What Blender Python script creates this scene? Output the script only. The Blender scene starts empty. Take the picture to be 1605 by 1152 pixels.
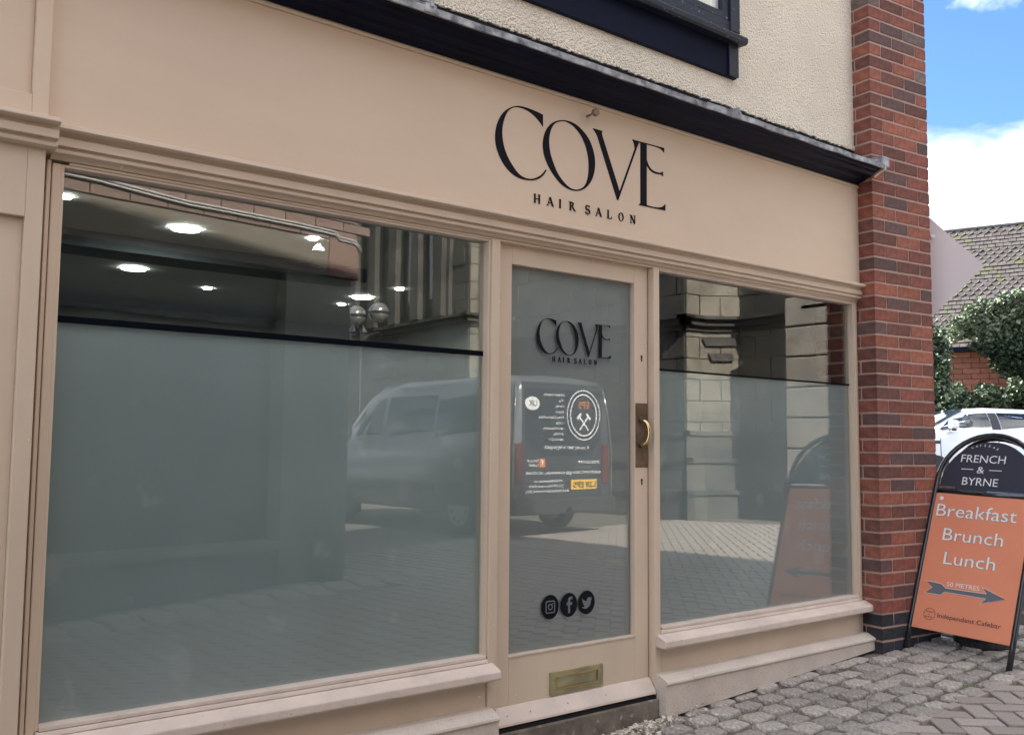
import bpy, bmesh, math, random
import numpy as np
from mathutils import Vector, Matrix, Euler, geometry
R = math.radians
rnd = random.Random(7)
ZO = 1.30                       # all heights below are measured from the eye line; ZO lifts them above the street
sc = bpy.context.scene
col = sc.collection

# ------------------------------------------------------------------ camera, world, sun, exposure
def cam_rot(yaw, pitch, roll):
    cy, sy, cp, sp = math.cos(yaw), math.sin(yaw), math.cos(pitch), math.sin(pitch)
    f = Vector((sy*cp, cy*cp, sp)); r = Vector((cy, -sy, 0)); u = r.cross(f)
    c, s = math.cos(roll), math.sin(roll)
    r2 = r*c + u*s; u2 = u*c - r*s
    return Matrix((r2, u2, -f)).transposed()
cd = bpy.data.cameras.new('camera'); cam = bpy.data.objects.new('camera', cd); col.objects.link(cam)
cd.sensor_width = 36; cd.lens = 36*1493.56/1605; cd.clip_end = 500; cd.clip_start = 0.05
cam.matrix_world = Matrix.Translation((0, -3.05, ZO)) @ cam_rot(R(38.28), R(4.662), R(0.501)).to_4x4()
sc.camera = cam

SUN_AZ, SUN_EL = R(-12), R(38)
w = bpy.data.worlds.new('World'); sc.world = w; w.use_nodes = True
nt = w.node_tree; nt.nodes.clear()
N = nt.nodes.new; L = nt.links.new
out = N('ShaderNodeOutputWorld'); bg = N('ShaderNodeBackground'); sky = N('ShaderNodeTexSky')
sky.sky_type = 'NISHITA'; sky.sun_disc = False; sky.sun_elevation = SUN_EL; sky.sun_rotation = SUN_AZ
sky.air_density = 1.0; sky.dust_density = 0.6; sky.ozone_density = 1.5
tc = N('ShaderNodeTexCoord'); sep = N('ShaderNodeSeparateXYZ'); L(tc.outputs['Generated'], sep.inputs[0])
# clouds: the view direction is projected on a high flat layer
ab = N('ShaderNodeMath'); ab.operation = 'ABSOLUTE'; L(sep.outputs['Z'], ab.inputs[0])
ad = N('ShaderNodeMath'); ad.operation = 'ADD'; L(ab.outputs[0], ad.inputs[0]); ad.inputs[1].default_value = 0.22
dx = N('ShaderNodeMath'); dx.operation = 'DIVIDE'; L(sep.outputs['X'], dx.inputs[0]); L(ad.outputs[0], dx.inputs[1])
dy = N('ShaderNodeMath'); dy.operation = 'DIVIDE'; L(sep.outputs['Y'], dy.inputs[0]); L(ad.outputs[0], dy.inputs[1])
cb = N('ShaderNodeCombineXYZ'); L(dx.outputs[0], cb.inputs[0]); L(dy.outputs[0], cb.inputs[1]); cb.inputs[2].default_value = 2.74
nz = N('ShaderNodeTexNoise'); nz.inputs['Scale'].default_value = 1.7; nz.inputs['Detail'].default_value = 9; nz.inputs['Roughness'].default_value = .55
nz.inputs['Distortion'].default_value = .35
L(cb.outputs[0], nz.inputs['Vector'])
cr = N('ShaderNodeValToRGB'); cr.color_ramp.elements[0].position = .42; cr.color_ramp.elements[1].position = .60
L(nz.outputs['Fac'], cr.inputs[0])
nz2 = N('ShaderNodeTexNoise'); nz2.inputs['Scale'].default_value = 4; nz2.inputs['Detail'].default_value = 6; L(cb.outputs[0], nz2.inputs['Vector'])
cr2 = N('ShaderNodeValToRGB'); cr2.color_ramp.elements[0].color = (.86, .91, 1.0, 1); cr2.color_ramp.elements[1].color = (8.5, 8.4, 8.2, 1)
cr2.color_ramp.elements[0].position = .36; cr2.color_ramp.elements[1].position = .72
L(nz2.outputs['Fac'], cr2.inputs[0])
sm = N('ShaderNodeMixRGB'); sm.blend_type = 'MULTIPLY'; sm.inputs[0].default_value = 1; sm.inputs[2].default_value = (.165, .225, .31, 1); L(sky.outputs[0], sm.inputs[1])
mx = N('ShaderNodeMixRGB'); L(cr.outputs[0], mx.inputs[0]); L(sm.outputs[0], mx.inputs[1]); L(cr2.outputs[0], mx.inputs[2])
bg.inputs['Strength'].default_value = .10
L(mx.outputs[0], bg.inputs['Color']); L(bg.outputs[0], out.inputs[0])

sd = bpy.data.lights.new('sun', 'SUN'); so = bpy.data.objects.new('sun', sd); col.objects.link(so)
sd.energy = 2.6; sd.angle = R(.8); sd.color = (1, .94, .86)
sv = Vector((math.sin(SUN_AZ)*math.cos(SUN_EL), math.cos(SUN_AZ)*math.cos(SUN_EL), math.sin(SUN_EL)))
so.rotation_euler = sv.to_track_quat('Z', 'Y').to_euler(); so.location = (0, 20, 30)
vs = sc.view_settings; vs.view_transform = 'Standard'; vs.look = 'None'; vs.gamma = 1; vs.exposure = 3.22; vs.use_curve_mapping = False

# ------------------------------------------------------------------ materials
def mat(name, c, rough=.6, metal=0., var=.0, vscale=3., bump=0., bscale=80., bdist=.002, c2=None, rand=0., spec=.5, coat=0., alpha=None, emit=None,
        spots=None, stretch=(1, 1, 1)):
    m = bpy.data.materials.new(name); m.use_nodes = True; t = m.node_tree; n = t.nodes.new; l = t.links.new
    b = t.nodes['Principled BSDF']
    b.inputs['Roughness'].default_value = rough; b.inputs['Metallic'].default_value = metal
    b.inputs['Specular IOR Level'].default_value = spec; b.inputs['Coat Weight'].default_value = coat
    b.inputs['Coat Roughness'].default_value = .08
    base = (*c, 1); b.inputs['Base Color'].default_value = base
    tcn = n('ShaderNodeTexCoord'); mp = n('ShaderNodeMapping'); l(tcn.outputs['Object'], mp.inputs[0]); mp.inputs['Scale'].default_value = stretch
    cur = None
    if var or c2:
        nn = n('ShaderNodeTexNoise'); nn.inputs['Scale'].default_value = vscale; nn.inputs['Detail'].default_value = 6; nn.inputs['Roughness'].default_value = .6
        l(mp.outputs[0], nn.inputs['Vector'])
        r = n('ShaderNodeValToRGB'); r.color_ramp.elements[0].position = .35; r.color_ramp.elements[1].position = .65
        d = c2 if c2 else tuple(v*(1-var) for v in c); h = c if c2 else tuple(min(1, v*(1+var)) for v in c)
        r.color_ramp.elements[0].color = (*d, 1); r.color_ramp.elements[1].color = (*h, 1)
        l(nn.outputs['Fac'], r.inputs[0]); cur = r.outputs[0]
    if spots:                                   # (colour, scale, threshold) small specks of dirt
        v = n('ShaderNodeTexNoise'); v.inputs['Scale'].default_value = spots[1]; v.inputs['Detail'].default_value = 3
        l(tcn.outputs['Object'], v.inputs['Vector'])
        r = n('ShaderNodeValToRGB'); r.color_ramp.elements[0].position = spots[2]; r.color_ramp.elements[1].position = spots[2]+.05
        l(v.outputs['Fac'], r.inputs[0])
        mxx = n('ShaderNodeMixRGB'); l(r.outputs[0], mxx.inputs[0])
        if cur: l(cur, mxx.inputs[1])
        else: mxx.inputs[1].default_value = base
        mxx.inputs[2].default_value = (*spots[0], 1); cur = mxx.outputs[0]
    if rand:
        oi = n('ShaderNodeObjectInfo'); mr = n('ShaderNodeMapRange'); mr.inputs[3].default_value = 1-rand; mr.inputs[4].default_value = 1+rand
        l(oi.outputs['Random'], mr.inputs[0]); hs = n('ShaderNodeHueSaturation'); l(mr.outputs[0], hs.inputs['Value'])
        if cur: l(cur, hs.inputs['Color'])
        else: hs.inputs['Color'].default_value = base
        cur = hs.outputs[0]
    if cur: l(cur, b.inputs['Base Color'])
    if bump:
        bn = n('ShaderNodeTexNoise'); bn.inputs['Scale'].default_value = bscale; bn.inputs['Detail'].default_value = 5
        l(mp.outputs[0], bn.inputs['Vector']); bm_ = n('ShaderNodeBump'); bm_.inputs['Strength'].default_value = bump; bm_.inputs['Distance'].default_value = bdist
        l(bn.outputs['Fac'], bm_.inputs['Height']); l(bm_.outputs[0], b.inputs['Normal'])
    if emit: b.inputs['Emission Color'].default_value = (*emit[0], 1); b.inputs['Emission Strength'].default_value = emit[1]
    return m
M = {}
PB = (.65, .52, .395)
M['paint'] = mat('beige_paint', PB, .42, var=.05, vscale=3.2, bump=.45, bscale=26, bdist=.0022, spots=((.80, .70, .60), 48, .72), stretch=(1, 1, .45))
M['paint_fascia'] = mat('beige_fascia_paint', (.705, .55, .41), .45, var=.05, vscale=1.6, bump=.6, bscale=10, bdist=.0035, stretch=(.35, 1, 1))
M['paint_dirty'] = mat('weathered_beige_paint', (.62, .54, .465), .6, var=.08, vscale=5, bump=.5, bscale=160, bdist=.0012, spots=((.27, .22, .18), 230, .625))
M['paint_light'] = mat('worn_beige_paint', (.66, .55, .47), .55, var=.10, vscale=6, bump=.6, bscale=40, bdist=.002, spots=((.40, .33, .27), 70, .70))
M['black'] = mat('navy_black_gloss_paint', (.003, .0055, .02), .5, var=.3, vscale=5, bump=.3, bscale=30, bdist=.002, spec=.12)
M['black_worn'] = mat('worn_black_paint', (.014, .018, .03), .4, bump=.4, bscale=60, bdist=.002, spots=((.25, .27, .3), 60, .66), stretch=(1, 1, 6))
M['lead'] = mat('weathered_lead', (.52, .53, .55), .5, .1, c2=(.10, .11, .125), vscale=16, bump=.6, bscale=45, bdist=.004)
M['vinyl'] = mat('black_vinyl', (.005, .006, .012), .45, spec=.12)
M['film'] = mat('frosted_film', (.36, .428, .425), .55, var=.10, vscale=1.6, bump=.12, bscale=7, bdist=.002, spots=((.44, .50, .50), 6, .62))
M['film_dark'] = mat('frosted_door_film', (.26, .29, .285), .5, var=.05, vscale=2)
M['tape'] = mat('black_edge_strip', (.003, .004, .008), .6, spec=.05)
M['brass'] = mat('aged_brass', (.44, .40, .24), .42, .7, var=.2, vscale=12, bump=.2, bscale=60, bdist=.001)
M['bronze'] = mat('dull_bronze_plate', (.17, .115, .075), .5, .6, var=.35, vscale=14, bump=.3, bscale=90, bdist=.001)
M['brass_br'] = mat('polished_brass', (.72, .55, .28), .22, 1.)
M['dark'] = mat('shadow_gap', (.01, .01, .011), .9)
M['step'] = mat('stained_stone_step', (.24, .20, .16), .85, c2=(.10, .08, .065), vscale=9, bump=.8, bscale=40, bdist=.006, spots=((.34, .31, .27), 26, .63))
M['mortar'] = mat('pink_mortar', (.40, .27, .22), .95, var=.12, vscale=12, bump=.8, bscale=120, bdist=.003)
M['mortar_dk'] = mat('dark_mortar', (.20, .17, .15), .95, var=.2, vscale=12, bump=.8, bscale=120, bdist=.003)
def bk(n, c, c2): return mat(n, c, .85, c2=c2, vscale=28, bump=.9, bscale=170, bdist=.0035, rand=.2, spots=((.42, .31, .26), 90, .69))
M['bricks'] = [bk('red_brick', (.27, .085, .06), (.155, .055, .042)), bk('orange_brick', (.35, .12, .075), (.22, .075, .05)), bk('brown_brick', (.19, .072, .052), (.105, .046, .036)),
               bk('plum_brick', (.155, .085, .075), (.10, .06, .055)), bk('grey_brick', (.20, .15, .125), (.12, .09, .08))]
M['blue_brick'] = bk('blue_engineering_brick', (.035, .036, .045), (.022, .023, .03))
M['brick_dk'] = bk('dark_brick', (.06, .032, .03), (.03, .02, .022))  # darker bricks for the pier return at fascia height
# pebbledash
m = mat('cream_pebbledash', (.84, .75, .60), .95, var=.06, vscale=2.5); t = m.node_tree; b = t.nodes['Principled BSDF']
v = t.nodes.new('ShaderNodeTexVoronoi'); v.inputs['Scale'].default_value = 105; v.feature = 'F1'
n1 = t.nodes.new('ShaderNodeTexNoise'); n1.inputs['Scale'].default_value = 60; n1.inputs['Detail'].default_value = 4
tcn = t.nodes.new('ShaderNodeTexCoord'); t.links.new(tcn.outputs['Object'], v.inputs['Vector']); t.links.new(tcn.outputs['Object'], n1.inputs['Vector'])
mu = t.nodes.new('ShaderNodeMath'); mu.operation = 'SUBTRACT'; t.links.new(n1.outputs['Fac'], mu.inputs[0]); t.links.new(v.outputs['Distance'], mu.inputs[1])
bp = t.nodes.new('ShaderNodeBump'); bp.inputs['Strength'].default_value = 1; bp.inputs['Distance'].default_value = .0085
t.links.new(mu.outputs[0], bp.inputs['Height']); t.links.new(bp.outputs[0], b.inputs['Normal']); M['dash'] = m
# the frosted film also lets the lamplight of the room glow through
t = M['film'].node_tree; b = t.nodes['Principled BSDF']; mo = t.nodes['Material Output']; trn = t.nodes.new('ShaderNodeBsdfTranslucent'); trn.inputs[0].default_value = (.62, .72, .70, 1)
ms = t.nodes.new('ShaderNodeMixShader'); ms.inputs[0].default_value = .28; t.links.new(b.outputs[0], ms.inputs[1]); t.links.new(trn.outputs[0], ms.inputs[2]); t.links.new(ms.outputs[0], mo.inputs[0])
# clear glass: transparent with a mirror reflection that grows with the angle
def glass(name, ior, tint=(.955, .965, .96), gain=1.):
    m = bpy.data.materials.new(name); m.use_nodes = True; t = m.node_tree; t.nodes.clear(); n = t.nodes.new; l = t.links.new
    o = n('ShaderNodeOutputMaterial'); mixs = n('ShaderNodeMixShader'); tr = n('ShaderNodeBsdfTransparent'); gl = n('ShaderNodeBsdfGlossy'); fr = n('ShaderNodeMath')
    tr.inputs[0].default_value = (*tint, 1); gl.inputs[0].default_value = (1, 1, 1, 1); gl.inputs['Roughness'].default_value = 0.003
    ge = n('ShaderNodeNewGeometry'); dt = n('ShaderNodeVectorMath'); dt.operation = 'DOT_PRODUCT'; l(ge.outputs['Incoming'], dt.inputs[0]); l(ge.outputs['Normal'], dt.inputs[1])
    aa = n('ShaderNodeMath'); aa.operation = 'ABSOLUTE'; l(dt.outputs['Value'], aa.inputs[0]); om = n('ShaderNodeMath'); om.operation = 'SUBTRACT'; om.inputs[0].default_value = 1; l(aa.outputs[0], om.inputs[1])
    pw = n('ShaderNodeMath'); pw.operation = 'POWER'; l(om.outputs[0], pw.inputs[0]); pw.inputs[1].default_value = 4
    fr.operation = 'MULTIPLY_ADD'; l(pw.outputs[0], fr.inputs[0]); fr.inputs[1].default_value = 1-ior; fr.inputs[2].default_value = ior
    tc = n('ShaderNodeTexCoord'); no = n('ShaderNodeTexNoise'); no.inputs['Scale'].default_value = 2.6; no.inputs['Detail'].default_value = 1
    l(tc.outputs['Object'], no.inputs['Vector']); bu = n('ShaderNodeBump'); bu.inputs['Strength'].default_value = .18; bu.inputs['Distance'].default_value = .0012
    l(no.outputs['Fac'], bu.inputs['Height']); l(bu.outputs[0], gl.inputs['Normal'])
    l(fr.outputs[0], mixs.inputs[0]); l(tr.outputs[0], mixs.inputs[1]); l(gl.outputs[0], mixs.inputs[2]); l(mixs.outputs[0], o.inputs[0]); return m
M['glass'] = glass('window_glass', .07)
M['carglass'] = mat('car_glass', (.012, .02, .03), .05, spec=.8)
M['granite'] = mat('granite_sett', (.45, .41, .365), .85, c2=(.24, .215, .19), vscale=60, bump=1., bscale=55, bdist=.009, rand=.22, spots=((.50, .48, .45), 130, .66))
M['paver'] = mat('brick_paver', (.42, .37, .325), .88, c2=(.29, .25, .22), vscale=120, bump=.8, bscale=260, bdist=.002, rand=.14, spots=((.34, .32, .3), 300, .7))
M['joint'] = mat('gritty_joint', (.19, .165, .14), .95, c2=(.075, .065, .055), vscale=22, bump=1, bscale=130, bdist=.005, spots=((.13, .145, .07), 9, .60))
M['flag'] = mat('worn_flagstone', (.25, .235, .21), .85, c2=(.15, .14, .125), vscale=14, bump=.6, bscale=90, bdist=.003, rand=.15)
M['litter'] = mat('pale_chippings', (.62, .56, .46), .9)
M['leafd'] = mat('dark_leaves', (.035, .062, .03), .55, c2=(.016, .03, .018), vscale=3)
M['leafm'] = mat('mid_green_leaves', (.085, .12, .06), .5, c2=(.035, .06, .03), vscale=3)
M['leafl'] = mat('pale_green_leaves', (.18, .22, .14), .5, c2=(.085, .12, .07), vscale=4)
M['wood'] = mat('bark', (.09, .07, .05), .9, bump=.8, bscale=30, bdist=.01)
M['slate'] = mat('roof_tile', (.085, .074, .07), .85, c2=(.038, .033, .032), vscale=6, bump=.5, bscale=20, bdist=.01, spots=((.065, .07, .03), 2.2, .60))
M['ridge'] = mat('lead_ridge', (.36, .37, .39), .6, .2, var=.2)
M['farbrick'] = mat('old_red_brick', (.30, .115, .075), .9, c2=(.20, .085, .06), vscale=5, rand=.2)
M['white_car'] = mat('white_car_paint', (.78, .82, .88), .22, coat=.8)
M['rubber'] = mat('rubber', (.02, .02, .022), .8)
M['alloy'] = mat('alloy_wheel', (.5, .5, .52), .3, .8)
M['plastic'] = mat('dark_plastic', (.03, .03, .034), .5)
M['van'] = mat('grey_van_paint', (.085, .095, .105), .3, coat=.9)
M['van_dk'] = mat('dark_van_rear', (.028, .034, .044), .3, coat=.8)
M['white'] = mat('white_print', (.8, .8, .8), .5)
M['orange_print'] = mat('orange_print', (.7, .2, .06), .5)
M['yellow'] = mat('yellow_plate', (.75, .45, .05), .5)
M['redlamp'] = mat('red_lamp', (.10, .012, .012), .3)
M['chrome'] = mat('chrome', (.7, .7, .72), .15, 1.)
M['tube'] = mat('black_steel_tube', (.012, .014, .02), .25, coat=.6, bump=.2, bscale=60, bdist=.001)
M['orange'] = mat('orange_board', (.74, .265, .15), .45, var=.05, vscale=2, spots=((.78, .40, .30), 60, .72))
M['navy'] = mat('navy_board', (.032, .036, .055), .4)
M['slatey'] = mat('slate_blue_print', (.13, .14, .17), .5)
M['maroon'] = mat('dark_brown_print', (.09, .02, .02), .5)
M['acryl'] = mat('frosted_acrylic', (.62, .55, .55), .25, spec=.5)
M['curtain'] = mat('white_net_curtain', (.8, .8, .8), .9, var=.2, vscale=30, stretch=(4, 4, .2))
M['stone'] = mat('church_sandstone', (.25, .23, .18), .9, c2=(.14, .125, .10), vscale=2.2, bump=.7, bscale=22, bdist=.012, rand=.14)
M['pale_stone'] = mat('pale_sandstone', (.46, .42, .35), .9, c2=(.32, .29, .24), vscale=2.5, bump=.5, bscale=25, bdist=.01, rand=.1)  # lighter sandstone copy; daylight on the banded bay is put into the colour
M['stone_dk'] = mat('dark_shaded_sandstone', (.115, .105, .09), .9, c2=(.055, .052, .047), vscale=2.0, bump=.7, bscale=22, bdist=.012, rand=.2)  # darker sandstone copy; the shade on the church's sunless faces is in its colour
M['tan'] = mat('tan_render', (.20, .175, .14), .9, var=.08, vscale=3, bump=.3, bscale=40)
M['greenish'] = mat('grey_green_render', (.20, .22, .195), .85, var=.06, vscale=3)
M['shopdark'] = mat('dark_shop_panel', (.035, .04, .042), .5)
M['cable'] = mat('white_cable', (.55, .55, .53), .6)
M['globe'] = mat('lamp_globe', (.5, .5, .47), .12, .7)
M['iron'] = mat('black_iron', (.015, .015, .017), .5)
M['room'] = mat('interior_wall', (.27, .285, .265), .8, var=.03)
M['ceil'] = mat('interior_ceiling', (.34, .35, .32), .85)
M['bulk'] = mat('interior_bulkhead', (.10, .115, .12), .7)
M['lampon'] = mat('lit_ceiling_lamp', (1, 1, 1), .5, emit=((.93, 1., .96), 34.0))
M['linepaint'] = mat('worn_yellow_line', (.62, .55, .30), .8, c2=(.28, .25, .18), vscale=18)
M['poster'] = mat('pink_red_poster', (.62, .13, .08), .6, c2=(.7, .5, .25), vscale=9)
for k_ in M:
    pass

# ------------------------------------------------------------------ mesh helpers
def tag(o, label=None, cat=None, group=None, kind=None):
    if label: o['label'] = label
    if cat: o['category'] = cat
    if group: o['group'] = group
    if kind: o['kind'] = kind
    return o
def empty(name, loc, label, cat, group=None, rz=0.):
    o = bpy.data.objects.new(name, None); o.empty_display_size = .1; col.objects.link(o)
    o.location = (loc[0], loc[1], loc[2]+ZO); o.rotation_euler = (0, 0, rz)
    tag(o, label, cat, group); return o
class MB:
    """collects shapes, then links them as one mesh object (world coordinates unless local=True)"""
    def __init__(s): s.v = []; s.f = []; s.sm = False
    def add(s, vs, fs):
        k = len(s.v); s.v += [tuple(p) for p in vs]; s.f += [tuple(i+k for i in f) for f in fs]; return s
    def box(s, x0, x1, y0, y1, z0, z1):
        return s.add([(x, y, z) for x in (x0, x1) for y in (y0, y1) for z in (z0, z1)],
                     [(0, 1, 3, 2), (4, 6, 7, 5), (0, 4, 5, 1), (2, 3, 7, 6), (0, 2, 6, 4), (1, 5, 7, 3)])
    def obox(s, O, a, b, c):       # oriented box from a corner and three edge vectors
        O, a, b, c = map(Vector, (O, a, b, c))
        return s.add([O+a*i+b*j+c*k for i in (0, 1) for j in (0, 1) for k in (0, 1)],
                     [(0, 1, 3, 2), (4, 6, 7, 5), (0, 4, 5, 1), (2, 3, 7, 6), (0, 2, 6, 4), (1, 5, 7, 3)])
    def profx(s, prof, x0, x1):    # closed (y,z) outline swept along x
        n = len(prof); vs = [(x0, y, z) for y, z in prof]+[(x1, y, z) for y, z in prof]
        s.add(vs, [(i, (i+1) % n, (i+1) % n+n, i+n) for i in range(n)])
        return s.caps(vs, n)
    def caps(s, vs, n):
        k = len(s.v)-2*n
        tr = geometry.tessellate_polygon([[Vector(p) for p in vs[:n]]])
        s.f += [(a+k, b+k, c+k) for a, b, c in tr]+[(a+k+n, c+k+n, b+k+n) for a, b, c in tr]; return s
    def prism(s, loops, O, u, v, n_, d):   # outlines (first outer, rest holes) on plane O,u,v pushed along n_ by d
        O, u, v, n_ = map(Vector, (O, u, v, n_)); tot = []
        for lp in loops: tot += [O+u*a+v*b for a, b in lp]
        n = len(tot); k = len(s.v); s.v += [tuple(p) for p in tot]+[tuple(p+n_*d) for p in tot]
        tr = geometry.tessellate_polygon([[Vector((a, b, 0)) for a, b in lp] for lp in loops])
        s.f += [(a+k, b+k, c+k) for a, b, c in tr]+[(a+k+n, c+k+n, b+k+n) for a, b, c in tr]
        st = 0
        for lp in loops:
            m_ = len(lp); s.f += [(k+st+i, k+st+(i+1) % m_, k+n+st+(i+1) % m_, k+n+st+i) for i in range(m_)]; st += m_
        return s
    def tube(s, pts, r, seg=8, closed=False):
        pts = [Vector(p) for p in pts]; n = len(pts); rs = r if isinstance(r, (list, tuple)) else [r]*n; k = len(s.v); up = None
        for i, p in enumerate(pts):
            a = pts[(i-1) % n] if (closed or i > 0) else p; b_ = pts[(i+1) % n] if (closed or i < n-1) else p
            d = (b_-a).normalized()
            if up is None: up = Vector((0, 0, 1)) if abs(d.z) < .9 else Vector((1, 0, 0))
            x = d.cross(up).normalized(); up = x.cross(d).normalized()
            for j in range(seg):
                t = 2*math.pi*j/seg; s.v.append(tuple(p+(x*math.cos(t)+up*math.sin(t))*rs[i]))
        m_ = n if closed else n-1
        for i in range(m_):
            for j in range(seg):
                a = k+i*seg+j; b_ = k+i*seg+(j+1) % seg; c = k+((i+1) % n)*seg+(j+1) % seg; d = k+((i+1) % n)*seg+j; s.f.append((a, b_, c, d))
        if not closed: s.f.append(tuple(k+j for j in range(seg))[::-1]); s.f.append(tuple(k+(n-1)*seg+j for j in range(seg)))
        return s
    def disc(s, O, u, v, n_, r, d, seg=24, sy=1.):
        return s.prism([[(r*math.cos(2*math.pi*i/seg), r*sy*math.sin(2*math.pi*i/seg)) for i in range(seg)]], O, u, v, n_, d)
    def ring(s, O, u, v, n_, r0, r1, d, seg=24, sy=1.):
        c = lambda r: [(r*math.cos(2*math.pi*i/seg), r*sy*math.sin(2*math.pi*i/seg)) for i in range(seg)]
        return s.prism([c(r1), c(r0)[::-1]], O, u, v, n_, d)
    def lathe(s, prof, x, y, seg=16):     # (r,z)
        k = len(s.v)
        for r, z in prof:
            for j in range(seg): t = 2*math.pi*j/seg; s.v.append((x+r*math.cos(t), y+r*math.sin(t), z))
        for i in range(len(prof)-1):
            for j in range(seg): s.f.append((k+i*seg+j, k+i*seg+(j+1) % seg, k+(i+1)*seg+(j+1) % seg, k+(i+1)*seg+j))
        s.f.append(tuple(k+j for j in range(seg))[::-1]); s.f.append(tuple(k+(len(prof)-1)*seg+j for j in range(seg))); return s
    def mesh(s, name, material, zo=ZO, smooth=False):
        me = bpy.data.meshes.new(name); me.from_pydata([(a, b_, c+zo) for a, b_, c in s.v], [], s.f)
        bm = bmesh.new(); bm.from_mesh(me); bmesh.ops.recalc_face_normals(bm, faces=bm.faces); bm.to_mesh(me); bm.free()
        me.materials.append(material)
        if smooth: me.polygons.foreach_set('use_smooth', [True]*len(me.polygons))
        return me
    def build(s, name, material, parent=None, label=None, bevel=0., smooth=False, local=False, seg=2):
        me = s.mesh(name, material, 0 if local else ZO, smooth)
        o = bpy.data.objects.new(name, me); col.objects.link(o)
        if parent:
            o.parent = parent
            if not local: o.matrix_parent_inverse = wm(parent).inverted()
        if label: o['label'] = label
        if bevel:
            md = o.modifiers.new('bevel', 'BEVEL'); md.width = bevel; md.segments = seg; md.limit_method = 'ANGLE'; md.angle_limit = R(35)
        return o
def wm(o):
    m_ = Matrix.Translation(o.location) @ o.rotation_euler.to_matrix().to_4x4()
    return (wm(o.parent) @ o.matrix_parent_inverse @ m_) if o.parent else m_
def text_mesh(s, O, u, v, n_, w_=None, h=None, d=.001, bold=0.):
    """built-in font laid on plane (u,v): w_ = total width, h = capital height; O = lower left"""
    cu = bpy.data.curves.new('t', 'FONT'); cu.body = s; cu.size = 1; cu.extrude = 0.0; cu.offset = bold; cu.resolution_u = 3
    ob = bpy.data.objects.new('t', cu); col.objects.link(ob)
    dg = bpy.context.evaluated_depsgraph_get(); me = ob.evaluated_get(dg).to_mesh()
    vs_ = [vv.co.copy() for vv in me.vertices]; fs = [tuple(p.vertices) for p in me.polygons]
    bpy.data.objects.remove(ob)
    x0 = min(p.x for p in vs_); x1 = max(p.x for p in vs_); cap = .73
    sx = w_/(x1-x0) if w_ else None; sy = h/cap if h else sx
    if sx is None: sx = sy
    O, u, v, n_ = map(Vector, (O, u, v, n_))
    b_ = MB(); b_.add([O+u*((p.x-x0)*sx)+v*(p.y*sy)+n_*d for p in vs_], fs); return b_
XU, ZU, YN = Vector((1, 0, 0)), Vector((0, 0, 1)), Vector((0, -1, 0))
def gz(x, y):
    z = -1.37+.053*min(x, 7)+.016*max(0, x-7)
    return z+.028*max(-7, min(0, y))

# ------------------------------------------------------------------ ground
b = MB(); xs = [-60, -30, -15, -8, -4, -2, 0, 1, 2, 3, 4, 5, 6, 7, 8.5, 10, 12, 15, 20, 30, 60, 140]; ys = [-120, -60, -30, -15, -10, -7, -5, -3, -2, -1, 0, 2, 5, 10, 20, 40, 120]
for x in xs:
    for y in ys: b.v.append((x, y, gz(x, y)-.022))
for i in range(len(xs)-1):
    for j in range(len(ys)-1): a = i*len(ys)+j; b.f.append((a, a+len(ys), a+len(ys)+1, a+1))
tag(b.build('ground', M['joint']), 'gritty grey-brown bedding under the paving, running off to the horizon', kind='structure')

def sett_mesh(i, lx, ly, h=.05, dome=.009):
    b = MB(); r_ = random.Random(i); rings = []
    c4 = [(sx*lx/2*(1+r_.uniform(-.11, .03)), sy*ly/2*(1+r_.uniform(-.13, .04))) for sx, sy in ((-1, -1), (1, -1), (1, 1), (-1, 1))]
    base = []
    for k in range(4):
        (ax, ay), (bx, by) = c4[k], c4[(k+1) % 4]
        for t in (.10, .5, .90): base.append((ax+(bx-ax)*t+r_.uniform(-.003, .003), ay+(by-ay)*t+r_.uniform(-.003, .003)))
    n = 12
    for (sc_, z) in ((1.0, -h), (1.0, -dome*1.5), (.93, -dome*.4), (.62, 0)):
        rings.append([(x*sc_, y*sc_, z+(r_.uniform(-.0025, .0025) if z > -h else 0)) for x, y in base])
    for r2 in rings: b.v += r2
    for q in range(3):
        for k in range(n): b.f.append((q*n+k, q*n+(k+1) % n, (q+1)*n+(k+1) % n, (q+1)*n+k))
    b.v.append((r_.uniform(-.01, .01), r_.uniform(-.01, .01), r_.uniform(-.002, .002))); c = len(b.v)-1
    for k in range(n): b.f.append((3*n+k, 3*n+(k+1) % n, c))
    return b
def place(mesh, name, parent, x, y, z, rz, tilt=(0, 0), lab=None):
    o = bpy.data.objects.new(name, mesh); col.objects.link(o); o.parent = parent
    o.location = (x, y, z+ZO); o.rotation_euler = (tilt[0], tilt[1], rz); return o
setts = [sett_mesh(i, .148, .102).mesh('sett', M['granite'], 0, True) for i in range(14)]
strip = MB()
for i in range(41):
    x0 = -2+i*.2; strip.add([(x0, -.765, gz(x0, -.765)-.018), (x0+.2, -.765, gz(x0+.2, -.765)-.018), (x0+.2, .1, gz(x0+.2, .1)-.018), (x0, .1, gz(x0, .1)-.018)], [(0, 1, 2, 3)])
strip = tag(strip.build('cobbled_pavement', M['joint']), 'strip of grey granite setts along the foot of the shopfront', kind='structure')
far_setts = MB()
def join_into(dst, src_b, x, y, z, rz, s=1.):
    c, sn = math.cos(rz), math.sin(rz); dst.add([(x+(a*c-b2*sn)*s, y+(a*sn+b2*c)*s, z+c3*s) for a, b2, c3 in src_b.v], src_b.f)
proto = [sett_mesh(40+i, .142, .098) for i in range(4)]
row = 0; y = -.075
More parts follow.
